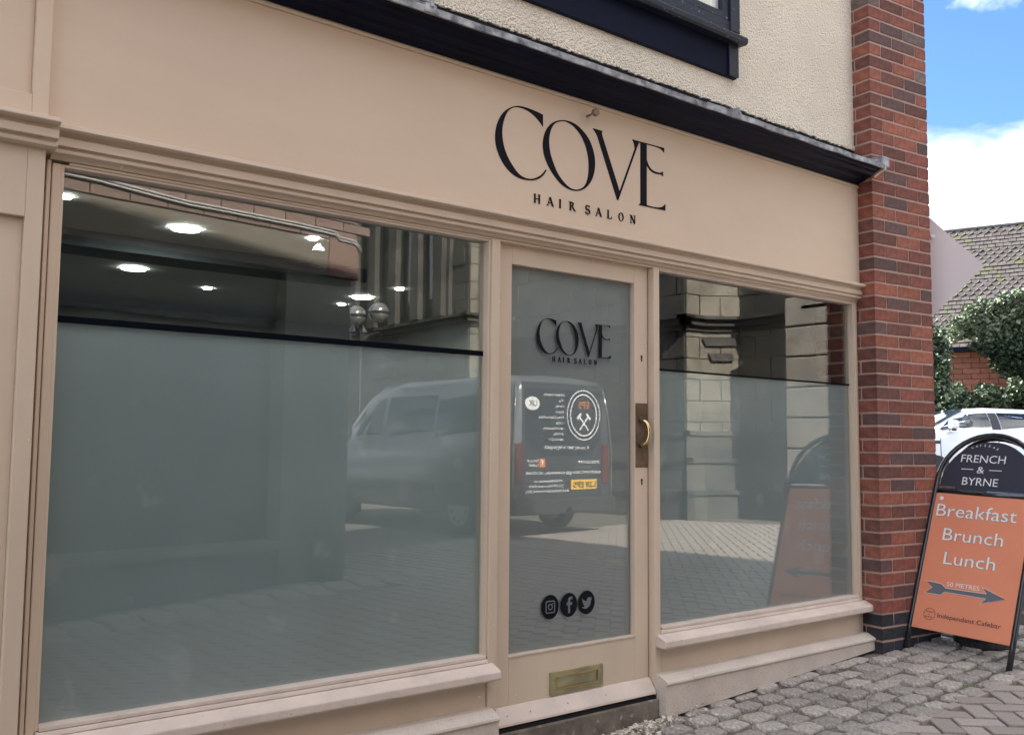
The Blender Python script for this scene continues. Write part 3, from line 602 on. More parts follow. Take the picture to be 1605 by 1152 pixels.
# ------------------------------------------------------------------ brick pier
pier = empty('brick_pier', (4.93, -.12, gz(4.93, -.12)), 'red brick pier with dark blue brick foot at the right end of the shopfront', 'brick wall')
ang = R(-6.0); pd = Vector((math.cos(ang), math.sin(ang), 0)); pn = Vector((math.sin(ang), -math.cos(ang), 0))   # along the face, outward
A0 = Vector((4.93, -.12, 0)); CH = .0742; BL_, J = .206, .0098; BH = CH-.0100; BW = .1
base_z = -1.13
def brick_mesh(l_, w_, h, i):
    b = MB(); r_ = random.Random(i); j = lambda: r_.uniform(-.0018, .0018); c = .0035
    for z in (0, c, h-c, h):
        ins = c if z in (0, h) else 0
        for (x, y) in ((ins, ins), (l_-ins, ins), (l_-ins, w_-ins), (ins, w_-ins)): b.v.append((x+j()*(ins == 0), y+j()*.6, z+j()*.5))
    for q in range(3):
        for k in range(4): b.f.append((q*4+k, q*4+(k+1) % 4, (q+1)*4+(k+1) % 4, (q+1)*4+k))
    b.f += [(0, 1, 2, 3)[::-1], (12, 13, 14, 15)]; return b
bm_long = {}; 
def bmesh_get(kind, mi, v_):
    key = (kind, mi, v_)
    if key not in bm_long:
        l_, w_ = {'S': (BL_, BW), 'H': (BW, BL_), 'h': (BW, BW)}[kind]; m_ = (M['bricks']+[M['blue_brick'], M['brick_dk']])[mi]
        bm_long[key] = brick_mesh(l_, w_, BH, len(bm_long)*7+mi).mesh('brick', m_, 0)
    return bm_long[key]
rot_p = ang
rowi = 0; z = base_z; H_TOP = 5.3
W = 2*BL_+BW+2*J
perp = Vector((-pn.x, -pn.y, 0))
mc = MB(); mc.obox(A0+pd*.003+perp*.003+Vector((0, 0, base_z-.3)), pd*(W-.006), perp*.42, Vector((0, 0, H_TOP-base_z+.3)))
core = P(mc, 'mortar_core', 'mortar', pier)
nb = 0; far_b = {0: MB(), 5: MB()}
wts = [5, 3.2, 3.2, 1.7, .8]
while z < H_TOP:
    blue = rowi < 3
    items = [('S', 0, 0), ('S', BL_+J, 0), ('H', 2*(BL_+J), 0)] if rowi % 2 else [('H', 0, 0), ('S', BW+J, 0), ('S', BW+J+BL_+J, 0)]
    # the return behind the face, seen from the left, and the back part on the right side
    items += [('h', 0, BW+J), ('H', 0, 2*(BW+J))] if rowi % 2 else [('h', 0, BL_+J)]
    items += [('h', 2*(BL_+J), BL_+J)] if rowi % 2 else [('H', W-BW, BW+J)]
    for kd, a, d_ in items:
        mi = 5 if blue else rnd.choices(range(5), wts)[0]
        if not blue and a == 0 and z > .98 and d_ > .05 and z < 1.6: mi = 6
        p = A0+pd*a+perp*d_
        if z < 2.9: 
            o = place(bmesh_get(kd, mi, rnd.randrange(4)), 'brick', pier, 0, 0, 0, rot_p)
            o.location = (p.x, p.y, z+ZO); o.matrix_parent_inverse = wm(pier).inverted(); nb += 1
        else: join_into(far_b[0], brick_mesh({'S': BL_, 'H': BW, 'h': BW}[kd], {'S': BW, 'H': BL_, 'h': BW}[kd], BH, nb), p.x, p.y, z, rot_p)
    z += CH; rowi += 1
o = far_b[0].build('upper_bricks', M['bricks'][0], pier); o['kind'] = 'stuff'
# darker bricks of the return beside the fascia
# flank wall going back from the pier
fl = MB().box(5.30, 5.44, .28, 6.2, -1.5, 5.6)
P(fl, 'flank_wall', M['farbrick'], bld)

# ------------------------------------------------------------------ salon interior (seen through the clear upper glass)
room = empty('salon_interior', (2.5, 2.5, -1.3), 'dim grey-green salon room behind the shop windows', 'room')
P(MB().box(-1, 5.2, 5.8, 5.9, -1.4, 1.8).box(-1.1, -1, .1, 5.8, -1.4, 1.8).box(5.2, 5.29, .1, 5.8, -1.4, 1.8), 'room_wall', 'room', room)
P(MB().box(-1, 5.2, .1, 5.8, -1.42, -1.4), 'room_floor', 'room', room)
P(MB().box(-1, 5.2, .08, 5.8, 1.224, 1.4), 'ceiling', 'ceil', room)
b = MB(); n = 20; f = lambda x: 2.62+.05*x+.10*math.sin((x+1)/4.3*math.pi)
for i in range(n):
    x0, x1 = -1+4.3*i/n, -1+4.3*(i+1)/n
    b.add([(x0, f(x0), 1.13), (x1, f(x1), 1.13), (x1, f(x1)+.3, 1.13), (x0, f(x0)+.3, 1.13), (x0, f(x0), 1.23), (x1, f(x1), 1.23), (x1, f(x1)+.3, 1.23), (x0, f(x0)+.3, 1.23)], [(0, 1, 2, 3), (0, 1, 5, 4), (2, 3, 7, 6)])
P(b, 'bulkhead', mat('dark_bulkhead', (.035, .045, .05), .8), room)
P(MB().prism([[(3.27, .11), (3.33, .11), (5.19, 1.56), (5.19, 1.64)]], (0, 0, -1.4), XU, (0, 1, 0), ZU, 2.62), 'added_screen', mat('added_screen_dark', (.05, .052, .05), .8), room)  # screen added to darken the view through the right window
P(MB().box(-1, 4.2, 5.0, 5.78, -1.4, .82), 'dark_alcove', 'shopdark', room)
def lamp(x, y, r, lab, cat='ceiling light'):
    o = empty('ceiling_light', (x, y, 1.22), lab, cat, 'lit ceiling lights inside the salon')
    P(MB().ring((x, y, 1.2195), XU, Vector((0, 1, 0)), Vector((0, 0, -1)), r, r*1.12, .006, 28), 'trim_ring', 'white', o)
    P(MB().disc((x, y, 1.2195), XU, Vector((0, 1, 0)), Vector((0, 0, -1)), r, .004, 28), 'diffuser', 'lampon', o)
for x, y, r, lab in ((1.86, 2.34, .076, 'large round light nearest the glass in the left window'), (2.02, 3.83, .078, 'large round light low on the left of the left window'), (1.14, 2.02, .030, 'small spot at the left jamb of the left window'),
         (2.54, 2.10, .027, 'small spot beside the white triangular sensor'), (2.64, 3.23, .027, 'small spot just under the dark bulkhead in the left window'), (2.74, 4.33, .03, 'small spot lowest in the middle of the left window'),
         (3.90, 3.92, .080, 'flat wide light just above the reflected street lamp'), (3.91, 3.34, .028, 'small spot right of the reflected street lamp'), (3.96, 4.39, .03, 'small spot left of the reflected street lamp')):
    lamp(x, y, r, 'lit '+lab)
o = tag(MB().prism([[(-.035, 0), (.035, 0), (.03, .02), (.012, .03), (0, .05), (-.02, .03)]], (2.62, 2.2, 1.172), XU, ZU, YN, .03).build('ceiling_sensor', M['white']), 'white triangular sensor under the salon ceiling', 'sensor')

# ------------------------------------------------------------------ A-board
fL = Vector((5.115, -.152, -1.103)); s_ = Vector((-.016, -.999, -.03)).normalized(); up_ = Vector((.342, -.034, .939)).normalized(); nn = Vector((-.940, .005, .342)).normalized()
ab_ = empty('pavement_sign', (5.15, -.43, -1.11), 'black arched A-board with orange breakfast panel leaning beside the brick pier', 'sign')
BP = lambda s, t, n_=0.: fL+s_*s+up_*t+nn*n_
Wb = .566
arch = [BP(0, -.005)]+[BP(0, .985*i/6) for i in range(1, 7)]+[BP(Wb/2-Wb/2*math.cos(a), .985+Wb/2*math.sin(a)) for a in [math.pi*i/20 for i in range(1, 20)]]+[BP(Wb, .985*i/6) for i in range(6, 0, -1)]+[BP(Wb, -.03)]
P(MB().tube(arch, .0155, 12), 'front_frame', 'tube', ab_, smooth=True)
bk_ = Vector((.50, 0, 0))
rear = []
for p in arch:
    h = max(0, (p-fL).dot(up_)); q = p+Vector((.055, 0, -.02)); sl = Vector((.342*1.0, 0, 0))*(1-h/1.27)*1.9
    rear.append(Vector((q.x+ (1.27-h)*.62-.02, q.y, q.z)))
P(MB().tube(rear, .014, 10), 'rear_frame', 'tube', ab_, smooth=True)
P(MB().tube([BP(0, .915, .0), BP(Wb, .915, .0)], .012, 8), 'cross_bar', 'tube', ab_, smooth=True)
P(MB().prism([[(.008, .115), (Wb-.008, .115), (Wb-.008, .902), (.008, .902)]], BP(0, 0, -.004), s_, up_, nn, .012), 'orange_panel', 'orange', ab_, bevel=.002)
P(MB().prism([[(.02, .12), (Wb-.02, .12), (Wb-.02, .90), (.02, .90)]], BP(0, 0, -.018), s_, up_, nn, .013), 'back_panel', 'navy', ab_)
hd = [(.012, .93), (Wb-.012, .93)]+[(Wb/2+.262*math.cos(a), .965+.262*math.sin(a)) for a in [math.pi*i/24 for i in range(0, 25)]]
P(MB().prism([hd], BP(0, 0, -.006), s_, up_, nn, .01), 'header_panel', 'navy', ab_, bevel=.002)
for t_ in ((.02, .935, .095, .012), (.30, .925, .25, .010)):
    P(MB().prism([[(t_[0], t_[1]), (t_[0]+t_[2], t_[1]), (t_[0]+t_[2], t_[1]+t_[3]), (t_[0], t_[1]+t_[3])]], BP(0, 0, .0045), s_, up_, nn, .0012), 'panel_clip', 'chrome', ab_)
def btext(s, x0, y0, w_, h, m_='white', bold=0., lift=.010): P(text_mesh(s, BP(x0, y0, lift), s_, up_, nn, w_, h, .0006, bold), 'lettering', m_, ab_)
for s, x0, y0, w_, h in (('Breakfast', .034, .766, .452, .077), ('Brunch', .098, .628, .336, .075), ('Lunch', .128, .492, .286, .075)):
    btext(s, x0, y0, w_, h, 'slatey', .012, .0088); btext(s, x0, y0, w_, h, 'white', .0, .0098)
btext('50 METRES', .171, .371, .181, .026)
btext('Independent Cafebar', .15, .191, .346, .026, 'maroon', .0)
btext('FRENCH', .120, 1.099, .252, .048, lift=.0055); btext('&', .222, 1.036, .042, .042, lift=.0055); btext('BYRNE', .149, .963, .202, .048, lift=.0055)
for x0 in (.13, .29): P(MB().prism([[(x0, 1.055), (x0+.07, 1.055), (x0+.07, 1.059), (x0, 1.059)]], BP(0, 0, .0045), s_, up_, nn, .001), 'rule_line', 'white', ab_)
for i, ch in enumerate('CAFEBAR'):
    a = R(90+(3-i)*9.6); c = Vector((Wb/2-.035, 1.06)); rr_ = .145; pos = (c.x+rr_*math.cos(a), c.y+rr_*math.sin(a)); tl = a-math.pi/2
    uu = (s_*math.cos(tl)+up_*math.sin(tl)); vv = (up_*math.cos(tl)-s_*math.sin(tl))
    P(text_mesh(ch, BP(pos[0]-.007, pos[1]-.008, .0055), uu, vv, nn, None, .014, .0006), 'lettering', 'white', ab_)
AR = [(.05, .383), (.138, .379), (.168, .358), (.394, .361), (.365, .393), (.498, .348), (.368, .303), (.394, .335), (.165, .336), (.143, .316), (.055, .316), (.092, .35)]
P(MB().prism([AR], BP(0, 0, .0082), s_, up_, nn, .001), 'arrow', 'slatey', ab_)
ol = MB(); ol.tube([BP(a, b_, .0095) for a, b_ in AR], .0012, 4, True); P(ol, 'arrow_outline', 'white', ab_)
P(MB().ring(BP(.103, .202, .0082), s_, up_, nn, .0315, .0335, .0008, 32), 'badge', 'maroon', ab_)
for q, s in enumerate(('FRENCH', '&', 'BYRNE')): btext(s, .081 if q != 1 else .1, .211-q*.0145, .042 if q != 1 else .007, .008, 'maroon')
P(MB().disc(BP(.05, .872, .008), s_, up_, nn, .011, .003, 14), 'screw_cap', 'white', ab_)
# dark pot behind the A-board
pt = empty('plant_pot', (5.5, -.42, gz(5.5, -.4)), 'dark rough barrel pot half hidden behind the A-board', 'pot')
P(MB().lathe([(.13, -1.12), (.155, -1.09), (.165, -.95), (.15, -.80), (.16, -.78), (.16, -.75), (.13, -.75)], 5.50, -.40, 20), 'pot_body', mat('dark_rough_pot', (.045, .045, .048), .95, bump=1, bscale=60, bdist=.01, c2=(.02, .02, .022), vscale=30), pt)
# leaves helper
def leaves(pts, size, m_, name, parent, seed=3, flat=.6):
    r_ = np.random.default_rng(seed); n = len(pts); p = np.array(pts, float); q = r_.normal(size=(n, 3)); q[:, 2] = abs(q[:, 2])+flat; q /= np.linalg.norm(q, axis=1)[:, None]
    a = np.cross(q, r_.normal(size=(n, 3))); a /= np.linalg.norm(a, axis=1)[:, None]; c = np.cross(q, a); s = size*(.6+.8*r_.random(n))[:, None]
    v = np.stack([p-a*s, p+c*s*.6+q*s*.15, p+a*s, p-c*s*.6+q*s*.15], 1).reshape(-1, 3); v[:, 2] += ZO
    me = bpy.data.meshes.new(name); me.from_pydata(v.tolist(), [], [(4*i, 4*i+1, 4*i+2, 4*i+3) for i in range(n)]); me.materials.append(m_)
    o = bpy.data.objects.new(name, me); col.objects.link(o)
    if parent: o.parent = parent; o.matrix_parent_inverse = wm(parent).inverted()
    o['kind'] = 'stuff'; return o
# planting bed at the right edge
bed = empty('planting_bed', (6.2, -.5, gz(6.2, -.5)), 'low bed of bright green plants edged with stone behind the A-board', 'flower bed')
for i, (x, y) in enumerate(((6.25, -.85), (6.12, -.45), (6.0, -.05))):
    P(MB().obox((x, y, gz(x, y)-.03), (.1, .02, 0), (-.11, .38, 0), (0, 0, .10)), 'edging_stone', 'flag', bed, bevel=.01)
leaves([(6.65+rnd.gauss(0, .22), -.25+rnd.uniform(-.6, .6), -.93+abs(rnd.gauss(0, .12))) for _ in range(1500)], .035, M['leafl'], 'foliage', bed, 5)
# flagstones near the corner
fg = tag(MB().box(5.46, 5.5, .0, .04, gz(5.46, 0)-.05, gz(5.46, 0)-.03).build('flagged_corner', M['joint']), 'worn flagstones laid round the corner of the brick pier', kind='structure')
for i in range(5):
    for j in range(4):
        x = 5.62+i*.30+rnd.uniform(-.02, .02); y = -.30+j*.36+rnd.uniform(-.02, .02)
        if x > 6.0 and y < -.0: continue
        b = MB().obox((x-.14, y-.165, -.04), (.28, rnd.uniform(-.01, .01), 0), (rnd.uniform(-.01, .01), .33, 0), (0, 0, .045)); o = b.build('flagstone', M['flag'], fg, bevel=.006, local=True); o.location = (0, 0, gz(x, y)+ZO)

# ------------------------------------------------------------------ diamond sign on the pier's far side
def ray(px, py):
    d = Vector(((px-802.5)/1493.56, -(py-576)/1493.56, 1)); Rc = cam_rot(R(38.28), R(4.662), R(0.501)); return Rc.col[0]*d.x+Rc.col[1]*d.y-Rc.col[2]*d.z
dc = Vector((5.52, .02, 1.115)); du = Vector((.66, -.75, 0)).normalized(); hd_ = .455
ds = empty('diamond_sign', tuple(dc), 'pale translucent diamond sign fixed beyond the brick pier', 'sign')
dn = du.cross(ZU).normalized()
P(MB().prism([[(-hd_, 0), (0, -hd_), (hd_, 0), (0, hd_)]], dc, du, ZU, dn, .006), 'acrylic_plate', 'acryl', ds, bevel=.001)
P(MB().disc(dc+du*.16+ZU*.19-dn*.012, du, ZU, dn, .012, .03, 14), 'fixing_screw', 'white', ds)
P(text_mesh('LASER', dc+du*.40-dn*.0015+ZU*-.03, -du, ZU, -dn, .26, .05), 'faint_lettering', mat('faint_print', (.66, .59, .59), .4), ds)
P(MB().tube([dc+dn*.003-du*.2, dc+dn*.003-du*.2+Vector((-.1, .05, 0))], .01, 6), 'bracket', 'iron', ds)

# ------------------------------------------------------------------ vehicles
def vehicle(stations, rings):
    """stations: (x, zbottom, zbelt, zroof, half width, half width at roof)"""
    b = MB(); n = None
    for (x, zb, zt, zr, hw, hr) in stations:
        g = max(.001, zr-zt)
        half = [(hw*.90, zb), (hw*.985, zb+.10), (hw, zb+(zt-zb)*.45), (hw*.985, zt-.04), (hw*.965, zt), (hr+(hw*.965-hr)*.45, zt+g*.5), (hr, zr-min(.12, g*.3)), (hr*.90, zr-min(.03, g*.1)), (hr*.55, zr), (0, zr+min(.012, g*.05))]
        ring = [(x, y, z) for y, z in half]+[(x, -y, z) for y, z in half[::-1][1:]]; n = len(ring); b.v += ring
    for i in range(len(stations)-1):
        for k in range(n): b.f.append((i*n+k, i*n+(k+1) % n, (i+1)*n+(k+1) % n, (i+1)*n+k))
    b.f.append(tuple(range(n))); b.f.append(tuple(range((len(stations)-1)*n, len(stations)*n))[::-1]); return b
def side_y(st, x, z):
    for i in range(len(st)-1):
        a, c = st[i], st[i+1]
        if min(a[0], c[0]) <= x <= max(a[0], c[0]):
            t = (x-a[0])/(c[0]-a[0]) if c[0] != a[0] else 0; v_ = [a[k]+(c[k]-a[k])*t for k in range(6)]; break
    _, zb, zt, zr, hw, hr = v_; g = max(.001, zr-zt)
    pr = [(zb, hw*.9), (zb+.1, hw*.985), (zb+(zt-zb)*.45, hw), (zt-.04, hw*.985), (zt, hw*.965), (zt+g*.5, hr+(hw*.965-hr)*.45), (zr-min(.12, g*.3), hr), (zr, hr*.8)]
    for i in range(len(pr)-1):
        if pr[i][0] <= z <= pr[i+1][0]: t = (z-pr[i][0])/(pr[i+1][0]-pr[i][0]); return pr[i][1]+(pr[i+1][1]-pr[i][1])*t
    return hw
def side_panel(st, poly, sgn, off=.006, th=.012, nx=10, nz=6):
    """convex polygon (x,z) laid as a thin curved pane on the side surface"""
    z0, z1 = min(p[1] for p in poly), max(p[1] for p in poly); b = MB(); m_ = len(poly)
    for q in (0, 1):
        for k in range(nz+1):
            z = z0+(z1-z0)*(.0005+.999*k/nz); xs_ = []
            for i in range(m_):
                (ax, az), (bx, bz) = poly[i], poly[(i+1) % m_]
                if (az-z)*(bz-z) <= 0 and az != bz: xs_.append(ax+(bx-ax)*(z-az)/(bz-az))
            x0, x1 = min(xs_), max(xs_)
            for i in range(nx+1): x = x0+(x1-x0)*i/nx; b.v.append((x, sgn*(side_y(st, x, z)+off-q*th), z))
    w_ = nx+1; H = w_*(nz+1)
    for k in range(nz):
        for i in range(nx): a = k*w_+i; b.f.append((a, a+1, a+1+w_, a+w_))
    rim = [i for i in range(w_)]+[k*w_+nx for k in range(1, nz+1)]+[nz*w_+i for i in range(nx-1, -1, -1)]+[k*w_ for k in range(nz-1, 0, -1)]
    for i in range(len(rim)): a, c = rim[i], rim[(i+1) % len(rim)]; b.f.append((a, c, c+H, a+H))
    return b
def arch_panel(st, x, r, sgn, parent, m_):
    poly = [(x+r*math.cos(a), .3+r*.92*math.sin(a)) for a in [math.pi*i/14 for i in range(15)]]
    side_panel(st, poly, sgn, .003, .02, 12, 8).build('wheel_arch', m_, parent, local=True)
def wheel(parent, x, y, r, sgn, spokes=8, wd=.2):
    wname = bpy.data.objects.new('wheel', None)
    Y = Vector((0, 1, 0)); O = Vector((x, y, r))
    prof = [(r*.66, -wd/2), (r*.95, -wd/2), (r, -wd/2+.03), (r, wd/2-.03), (r*.95, wd/2), (r*.66, wd/2)]
    b = MB(); seg = 28
    for (rr, yy) in prof:
        for j in range(seg): t = 2*math.pi*j/seg; b.v.append((x+rr*math.cos(t), y+yy, r+rr*math.sin(t)))
    m_ = len(prof)
    for i in range(m_):
        for j in range(seg): b.f.append((i*seg+j, i*seg+(j+1) % seg, ((i+1) % m_)*seg+(j+1) % seg, ((i+1) % m_)*seg+j))
    ty = b.build('wheel', M['rubber'], parent, local=True, smooth=False)
    rb = MB().ring(O+Y*sgn*wd*.46, Vector((1, 0, 0)), ZU, Y*sgn, r*.58, r*.67, .012, 28)
    for q in range(spokes):
        a = 2*math.pi*q/spokes; u = Vector((math.cos(a), 0, math.sin(a))); v_ = Vector((-math.sin(a), 0, math.cos(a)))
        rb.prism([[(0, -.03), (r*.6, -.018), (r*.6, .018), (0, .03)]], O+Y*sgn*wd*.42, u, v_, Y*sgn, .02+.0005*q)
    rb.disc(O+Y*sgn*wd*.45, Vector((1, 0, 0)), ZU, Y*sgn, r*.14, .02, 16)
    rb.build('rim', M['alloy'], ty, local=True)
# van: origin under the middle of its rear doors, local +x forward
vrz = math.atan2(-.998, -.065)
van = empty('parked_van', (7.31+.975*.998, -6.18-.975*.065, gz(8, -6.8)), 'dark grey trade van with lettered rear doors parked opposite the salon', 'van', rz=vrz)
VS = [(.0, .42, 1.12, 1.86, .92, .78), (.06, .34, 1.12, 1.93, .955, .80), (.3, .27, 1.12, 1.96, .985, .81), (1.0, .27, 1.12, 1.97, .99, .82), (2.4, .27, 1.12, 1.97, .99, .82), (3.1, .27, 1.10, 1.93, .985, .80), (3.5, .27, 1.08, 1.78, .98, .76),
      (4.0, .27, 1.06, 1.36, .97, .74), (4.35, .27, 1.02, 1.12, .95, .72), (4.75, .30, .92, .96, .90, .70), (4.97, .36, .72, .76, .80, .6)]
vehicle(VS, 1).build('body', M['van'], van, local=True, smooth=True)
for sg in (1, -1):
    wheel(van, 1.0, sg*.86, .33, sg, 10); wheel(van, 3.95, sg*.86, .33, sg, 10)
    arch_panel(VS, 1.0, .40, sg, van, M['plastic']); arch_panel(VS, 3.95, .40, sg, van, M['plastic'])
    side_panel(VS, [(.25, 1.22), (1.55, 1.20), (1.55, 1.74), (.25, 1.76)], sg).build('side_window', M['carglass'], van, local=True)
    side_panel(VS, [(1.62, 1.20), (2.75, 1.19), (2.75, 1.74), (1.62, 1.74)], sg).build('side_window', M['carglass'], van, local=True)
    side_panel(VS, [(2.86, 1.18), (4.0, 1.14), (3.62, 1.48), (3.22, 1.70), (2.86, 1.72)], sg).build('side_window', M['carglass'], van, local=True)
    side_panel(VS, [(1.5, .52), (3.4, .52), (3.4, .60), (1.5, .60)], sg, .02, .03).build('side_moulding', M['plastic'], van, local=True)
    mr = MB().obox((3.55, sg*.98, 1.12), (.12, 0, 0), (0, sg*.20, 0), (0, 0, .26)); mr.build('wing_mirror', M['chrome'], van, local=True, bevel=.03)
    o = text_mesh('EPS', (.95 if sg > 0 else .30, sg*.905, 1.30), (-1 if sg > 0 else 1, 0, 0), (0, -sg*.22, .97), (0, sg, .2), .62, .34, .02); o.build('side_lettering', M['orange_print'], van, local=True)
    o = text_mesh('2025', (1.33 if sg > 0 else 1.05, sg*.905, 1.32), (-1 if sg > 0 else 1, 0, 0), (0, -sg*.22, .97), (0, sg, .2), .22, .09, .02); o.build('side_lettering', M['white'], van, local=True)
    for xx in (1.585, 2.80, 4.06): side_panel(VS, [(xx, .35), (xx+.014, .35), (xx+.014, 1.10), (xx, 1.10)], sg, .002, .006, 1, 8).build('door_seam', M['plastic'], van, local=True)
    side_panel(VS, [(1.2, 1.03), (4.2, .99), (4.2, 1.005), (1.2, 1.045)], sg, .002, .006, 8, 1).build('body_crease', M['plastic'], van, local=True)
    MB().box(-.035, .03, sg*.80-.06, sg*.80+.06, .62, 1.12).build('tail_light', M['redlamp'], van, local=True, bevel=.015)
    MB().tube([(-.02, sg*.905, .46), (-.03, sg*.92, 1.0), (.0, sg*.86, 1.5), (.05, sg*.79, 1.86)], .012, 6).build('door_edge', M['chrome'], van, local=True, smooth=True)
MB().box(-.012, .015, -.74, .74, .46, 1.86).build('rear_door', M['van_dk'], van, local=True, bevel=.02)
rd = MB().prism([[(-.70, 1.18), (-.50, .98), (.50, .98), (.70, 1.18), (.68, 1.78), (-.68, 1.78)]], (-.012, 0, 0), (0, 1, 0), ZU, (-1, 0, 0), .006).build('rear_window', M['carglass'], van, local=True, bevel=.003)
MB().box(-.10, .05, -.93, .93, .28, .47).build('rear_bumper', M['plastic'], van, local=True, bevel=.03)
MB().box(-.022, -.013, .02, .50, .815, .845).build('door_trim', M['chrome'], van, local=True)
MB().tube([(-.2, 0, .36), (-.1, 0, .33), (.1, 0, .33)], .03, 8).build('tow_bar', M['iron'], van, local=True)
VU, VV, VN = Vector((0, -1, 0)), ZU, Vector((-1, 0, 0))
pl_ = MB().box(-.022, -.013, .14, .62, .56, .68).build('number_plate', M['yellow'], van, local=True)
text_mesh('L28 EPS', (-.024, .595, .585), VU, VV, VN, .42, .07, .001, .01).build('plate_text', M['vinyl'], pl_, local=True)
def vt(s, y, z, w_, h, m_='white'): text_mesh(s, (-.022, y, z), VU, VV, VN, w_, h, .001, .006).build('rear_lettering', M[m_], van, local=True)
lines = [('Painting & Decorating', .38), ('Tiling', .10), ('Plumbing', .17), ('Carpentry', .17), ('Kitchen & Bathroom Fitting', .46), ('Odd Jobs', .16), ('Garden & Landscaping', .38), ('Jet Washing', .20), ('Alarms & CCTV', .28)]
for i, (s, w_) in enumerate(lines): vt('- '+s, .01, 1.70-i*.068, w_, .032)
MB().disc((-.019, -.57, 1.60), VU, VV, VN, .13, .003, 28, .62).build('oval_sticker', M['white'], van, local=True); text_mesh('UK', (-.023, -.49, 1.57), VU, VV, VN, .15, .07, .001, .01).build('oval_text', M['vinyl'], van, local=True)
bd = MB().ring((-.019, .37, 1.48), VU, VV, VN, .235, .25, .002, 40, 1.05).ring((-.019, .37, 1.48), VU, VV, VN, .30, .312, .002, 40, 1.0).build('round_badge', M['white'], van, local=True)
vt('EPS', .47, 1.56, .20, .09, 'orange_print')
hb = MB()
for sg in (1, -1):
    a = Vector((0, sg*.7, .7)); c_ = Vector((0, .7, -.7*sg)); hb.obox(Vector((-.021-.002*sg, .37, 1.38))-a*.12-c_*.01, a*.24, c_*.02, (-.003, 0, 0)); hb.obox(Vector((-.021-.002*sg, .37, 1.38))+a*.10-c_*.05, a*.035, c_*.10, (-.004, 0, 0))
hb.build('hammer_emblem', M['white'], van, local=True)
vt('From tiny jobs to big projects', .45, 1.06, .80, .045); vt('0758123199', .68, .88, .42, .035)
vt('Find us on', -.46, .90, .2, .035); vt('Facebook', -.46, .85, .17, .035)
fb = MB().box(-.022, -.019, -.44, -.34, .84, .94).build('f_badge', M['orange_print'], van, local=True); text_mesh('f', (-.023, -.37, .86), VU, VV, VN, .04, .07, .001, .01).build('f_letter', M['white'], fb, local=True)
vt('SERVICES@GMAIL.COM', .70, .755, 1.38, .03)
vt('William Shakespeare once said', -.03, .66, .5, .034); vt("'Jack of all trades, master of none,", -.01, .60, .62, .034); vt("though oftentimes better than master of one.'", .10, .54, .80, .034)
MB().ring((-.014, -.52, .79), VU, VV, VN, .07, .08, .004, 24, .45).build('oval_badge', M['chrome'], van, local=True)
van.scale = (1, 1, 1.07)
# white suv in the distance
cf = Vector((-.785, .62, 0)); crz = math.atan2(cf.y, cf.x)
cdist = 19.3; cr_ = ray(1562, 700); cp = Vector((0, -3.05, 0))+cr_*cdist
car = empty('parked_car', (cp.x-1.0*.62+.0, cp.y+1.0*.785, 0), 'white SUV parked in front of the hedge, seen past the brick pier', 'car', rz=crz)
car.location = (cp.x+.95*.62, cp.y+.95*.785, -.79+ZO)
# local x=0 at the B pillar; forward +x
CS = [(-2.1, .45, .95, 1.15, .80, .60), (-1.95, .30, 1.04, 1.42, .90, .62), (-1.5, .25, 1.20, 1.56, .95, .66), (-.8, .25, 1.19, 1.63, .96, .68), (0, .25, 1.17, 1.65, .96, .69), (.45, .25, 1.16, 1.62, .96, .68), (.8, .25, 1.15, 1.47, .96, .68),
      (1.28, .25, 1.13, 1.19, .95, .70), (1.7, .25, 1.05, 1.10, .93, .68), (2.1, .3, .86, .92, .88, .62), (2.3, .38, .66, .72, .74, .5)]
vehicle(CS, 1).build('body', M['white_car'], car, local=True, smooth=True)
for sg in (1, -1):
    for x in (-1.35, 1.32): wheel(car, x, sg*.83, .35, sg, 5); arch_panel(CS, x, .43, sg, car, M['plastic'])
    side_panel(CS, [(.06, 1.19), (1.12, 1.18), (.80, 1.40), (.46, 1.575), (.06, 1.60)], sg).build('front_window', M['carglass'], car, local=True)
    side_panel(CS, [(-.95, 1.21), (-.14, 1.20), (-.14, 1.60), (-.95, 1.58)], sg).build('rear_window', M['carglass'], car, local=True)
    side_panel(CS, [(-1.65, 1.24), (-1.05, 1.22), (-1.05, 1.565), (-1.5, 1.49)], sg).build('quarter_window', M['carglass'], car, local=True)
    side_panel(CS, [(-.13, 1.19), (.05, 1.19), (.05, 1.605), (-.13, 1.605)], sg, .004).build('door_pillar', M['plastic'], car, local=True)
    MB().obox((.82, sg*.94, 1.20), (.16, 0, 0), (0, sg*.22, 0), (0, 0, .17)).build('wing_mirror', M['white_car'], car, local=True, bevel=.05, seg=3)
    MB().obox((.86, sg*.94, 1.16), (.1, 0, 0), (0, sg*.15, 0), (0, 0, .05)).build('mirror_foot', M['plastic'], car, local=True)
    side_panel(CS, [(-.06, .45), (-.045, .45), (-.045, 1.09), (-.06, 1.09)], sg, .003).build('door_seam', M['plastic'], car, local=True)
    side_panel(CS, [(1.12, .5), (1.135, .5), (1.135, 1.0), (1.12, 1.0)], sg, .003).build('door_seam', M['plastic'], car, local=True)
    side_panel(CS, [(1.14, .90), (1.42, .90), (1.42, .96), (1.14, .96)], sg, .006).build('wing_vent', M['plastic'], car, local=True)
    side_panel(CS, [(-1.2, .3), (1.2, .3), (1.2, .44), (-1.2, .44)], sg, .006).build('sill_cladding', M['plastic'], car, local=True)
b = MB().add([(1.24, -.66, 1.18), (1.24, .66, 1.18), (.5, .60, 1.605), (.5, -.60, 1.605)], [(0, 1, 2, 3)]); b.v = [(x+.015, y, z+.02) for x, y, z in b.v]+[(x-.0, y, z) for x, y, z in b.v]; b.f += [(4, 5, 6, 7), (0, 1, 5, 4), (1, 2, 6, 5), (2, 3, 7, 6), (3, 0, 4, 7)]
b.build('windscreen', M['carglass'], car, local=True)

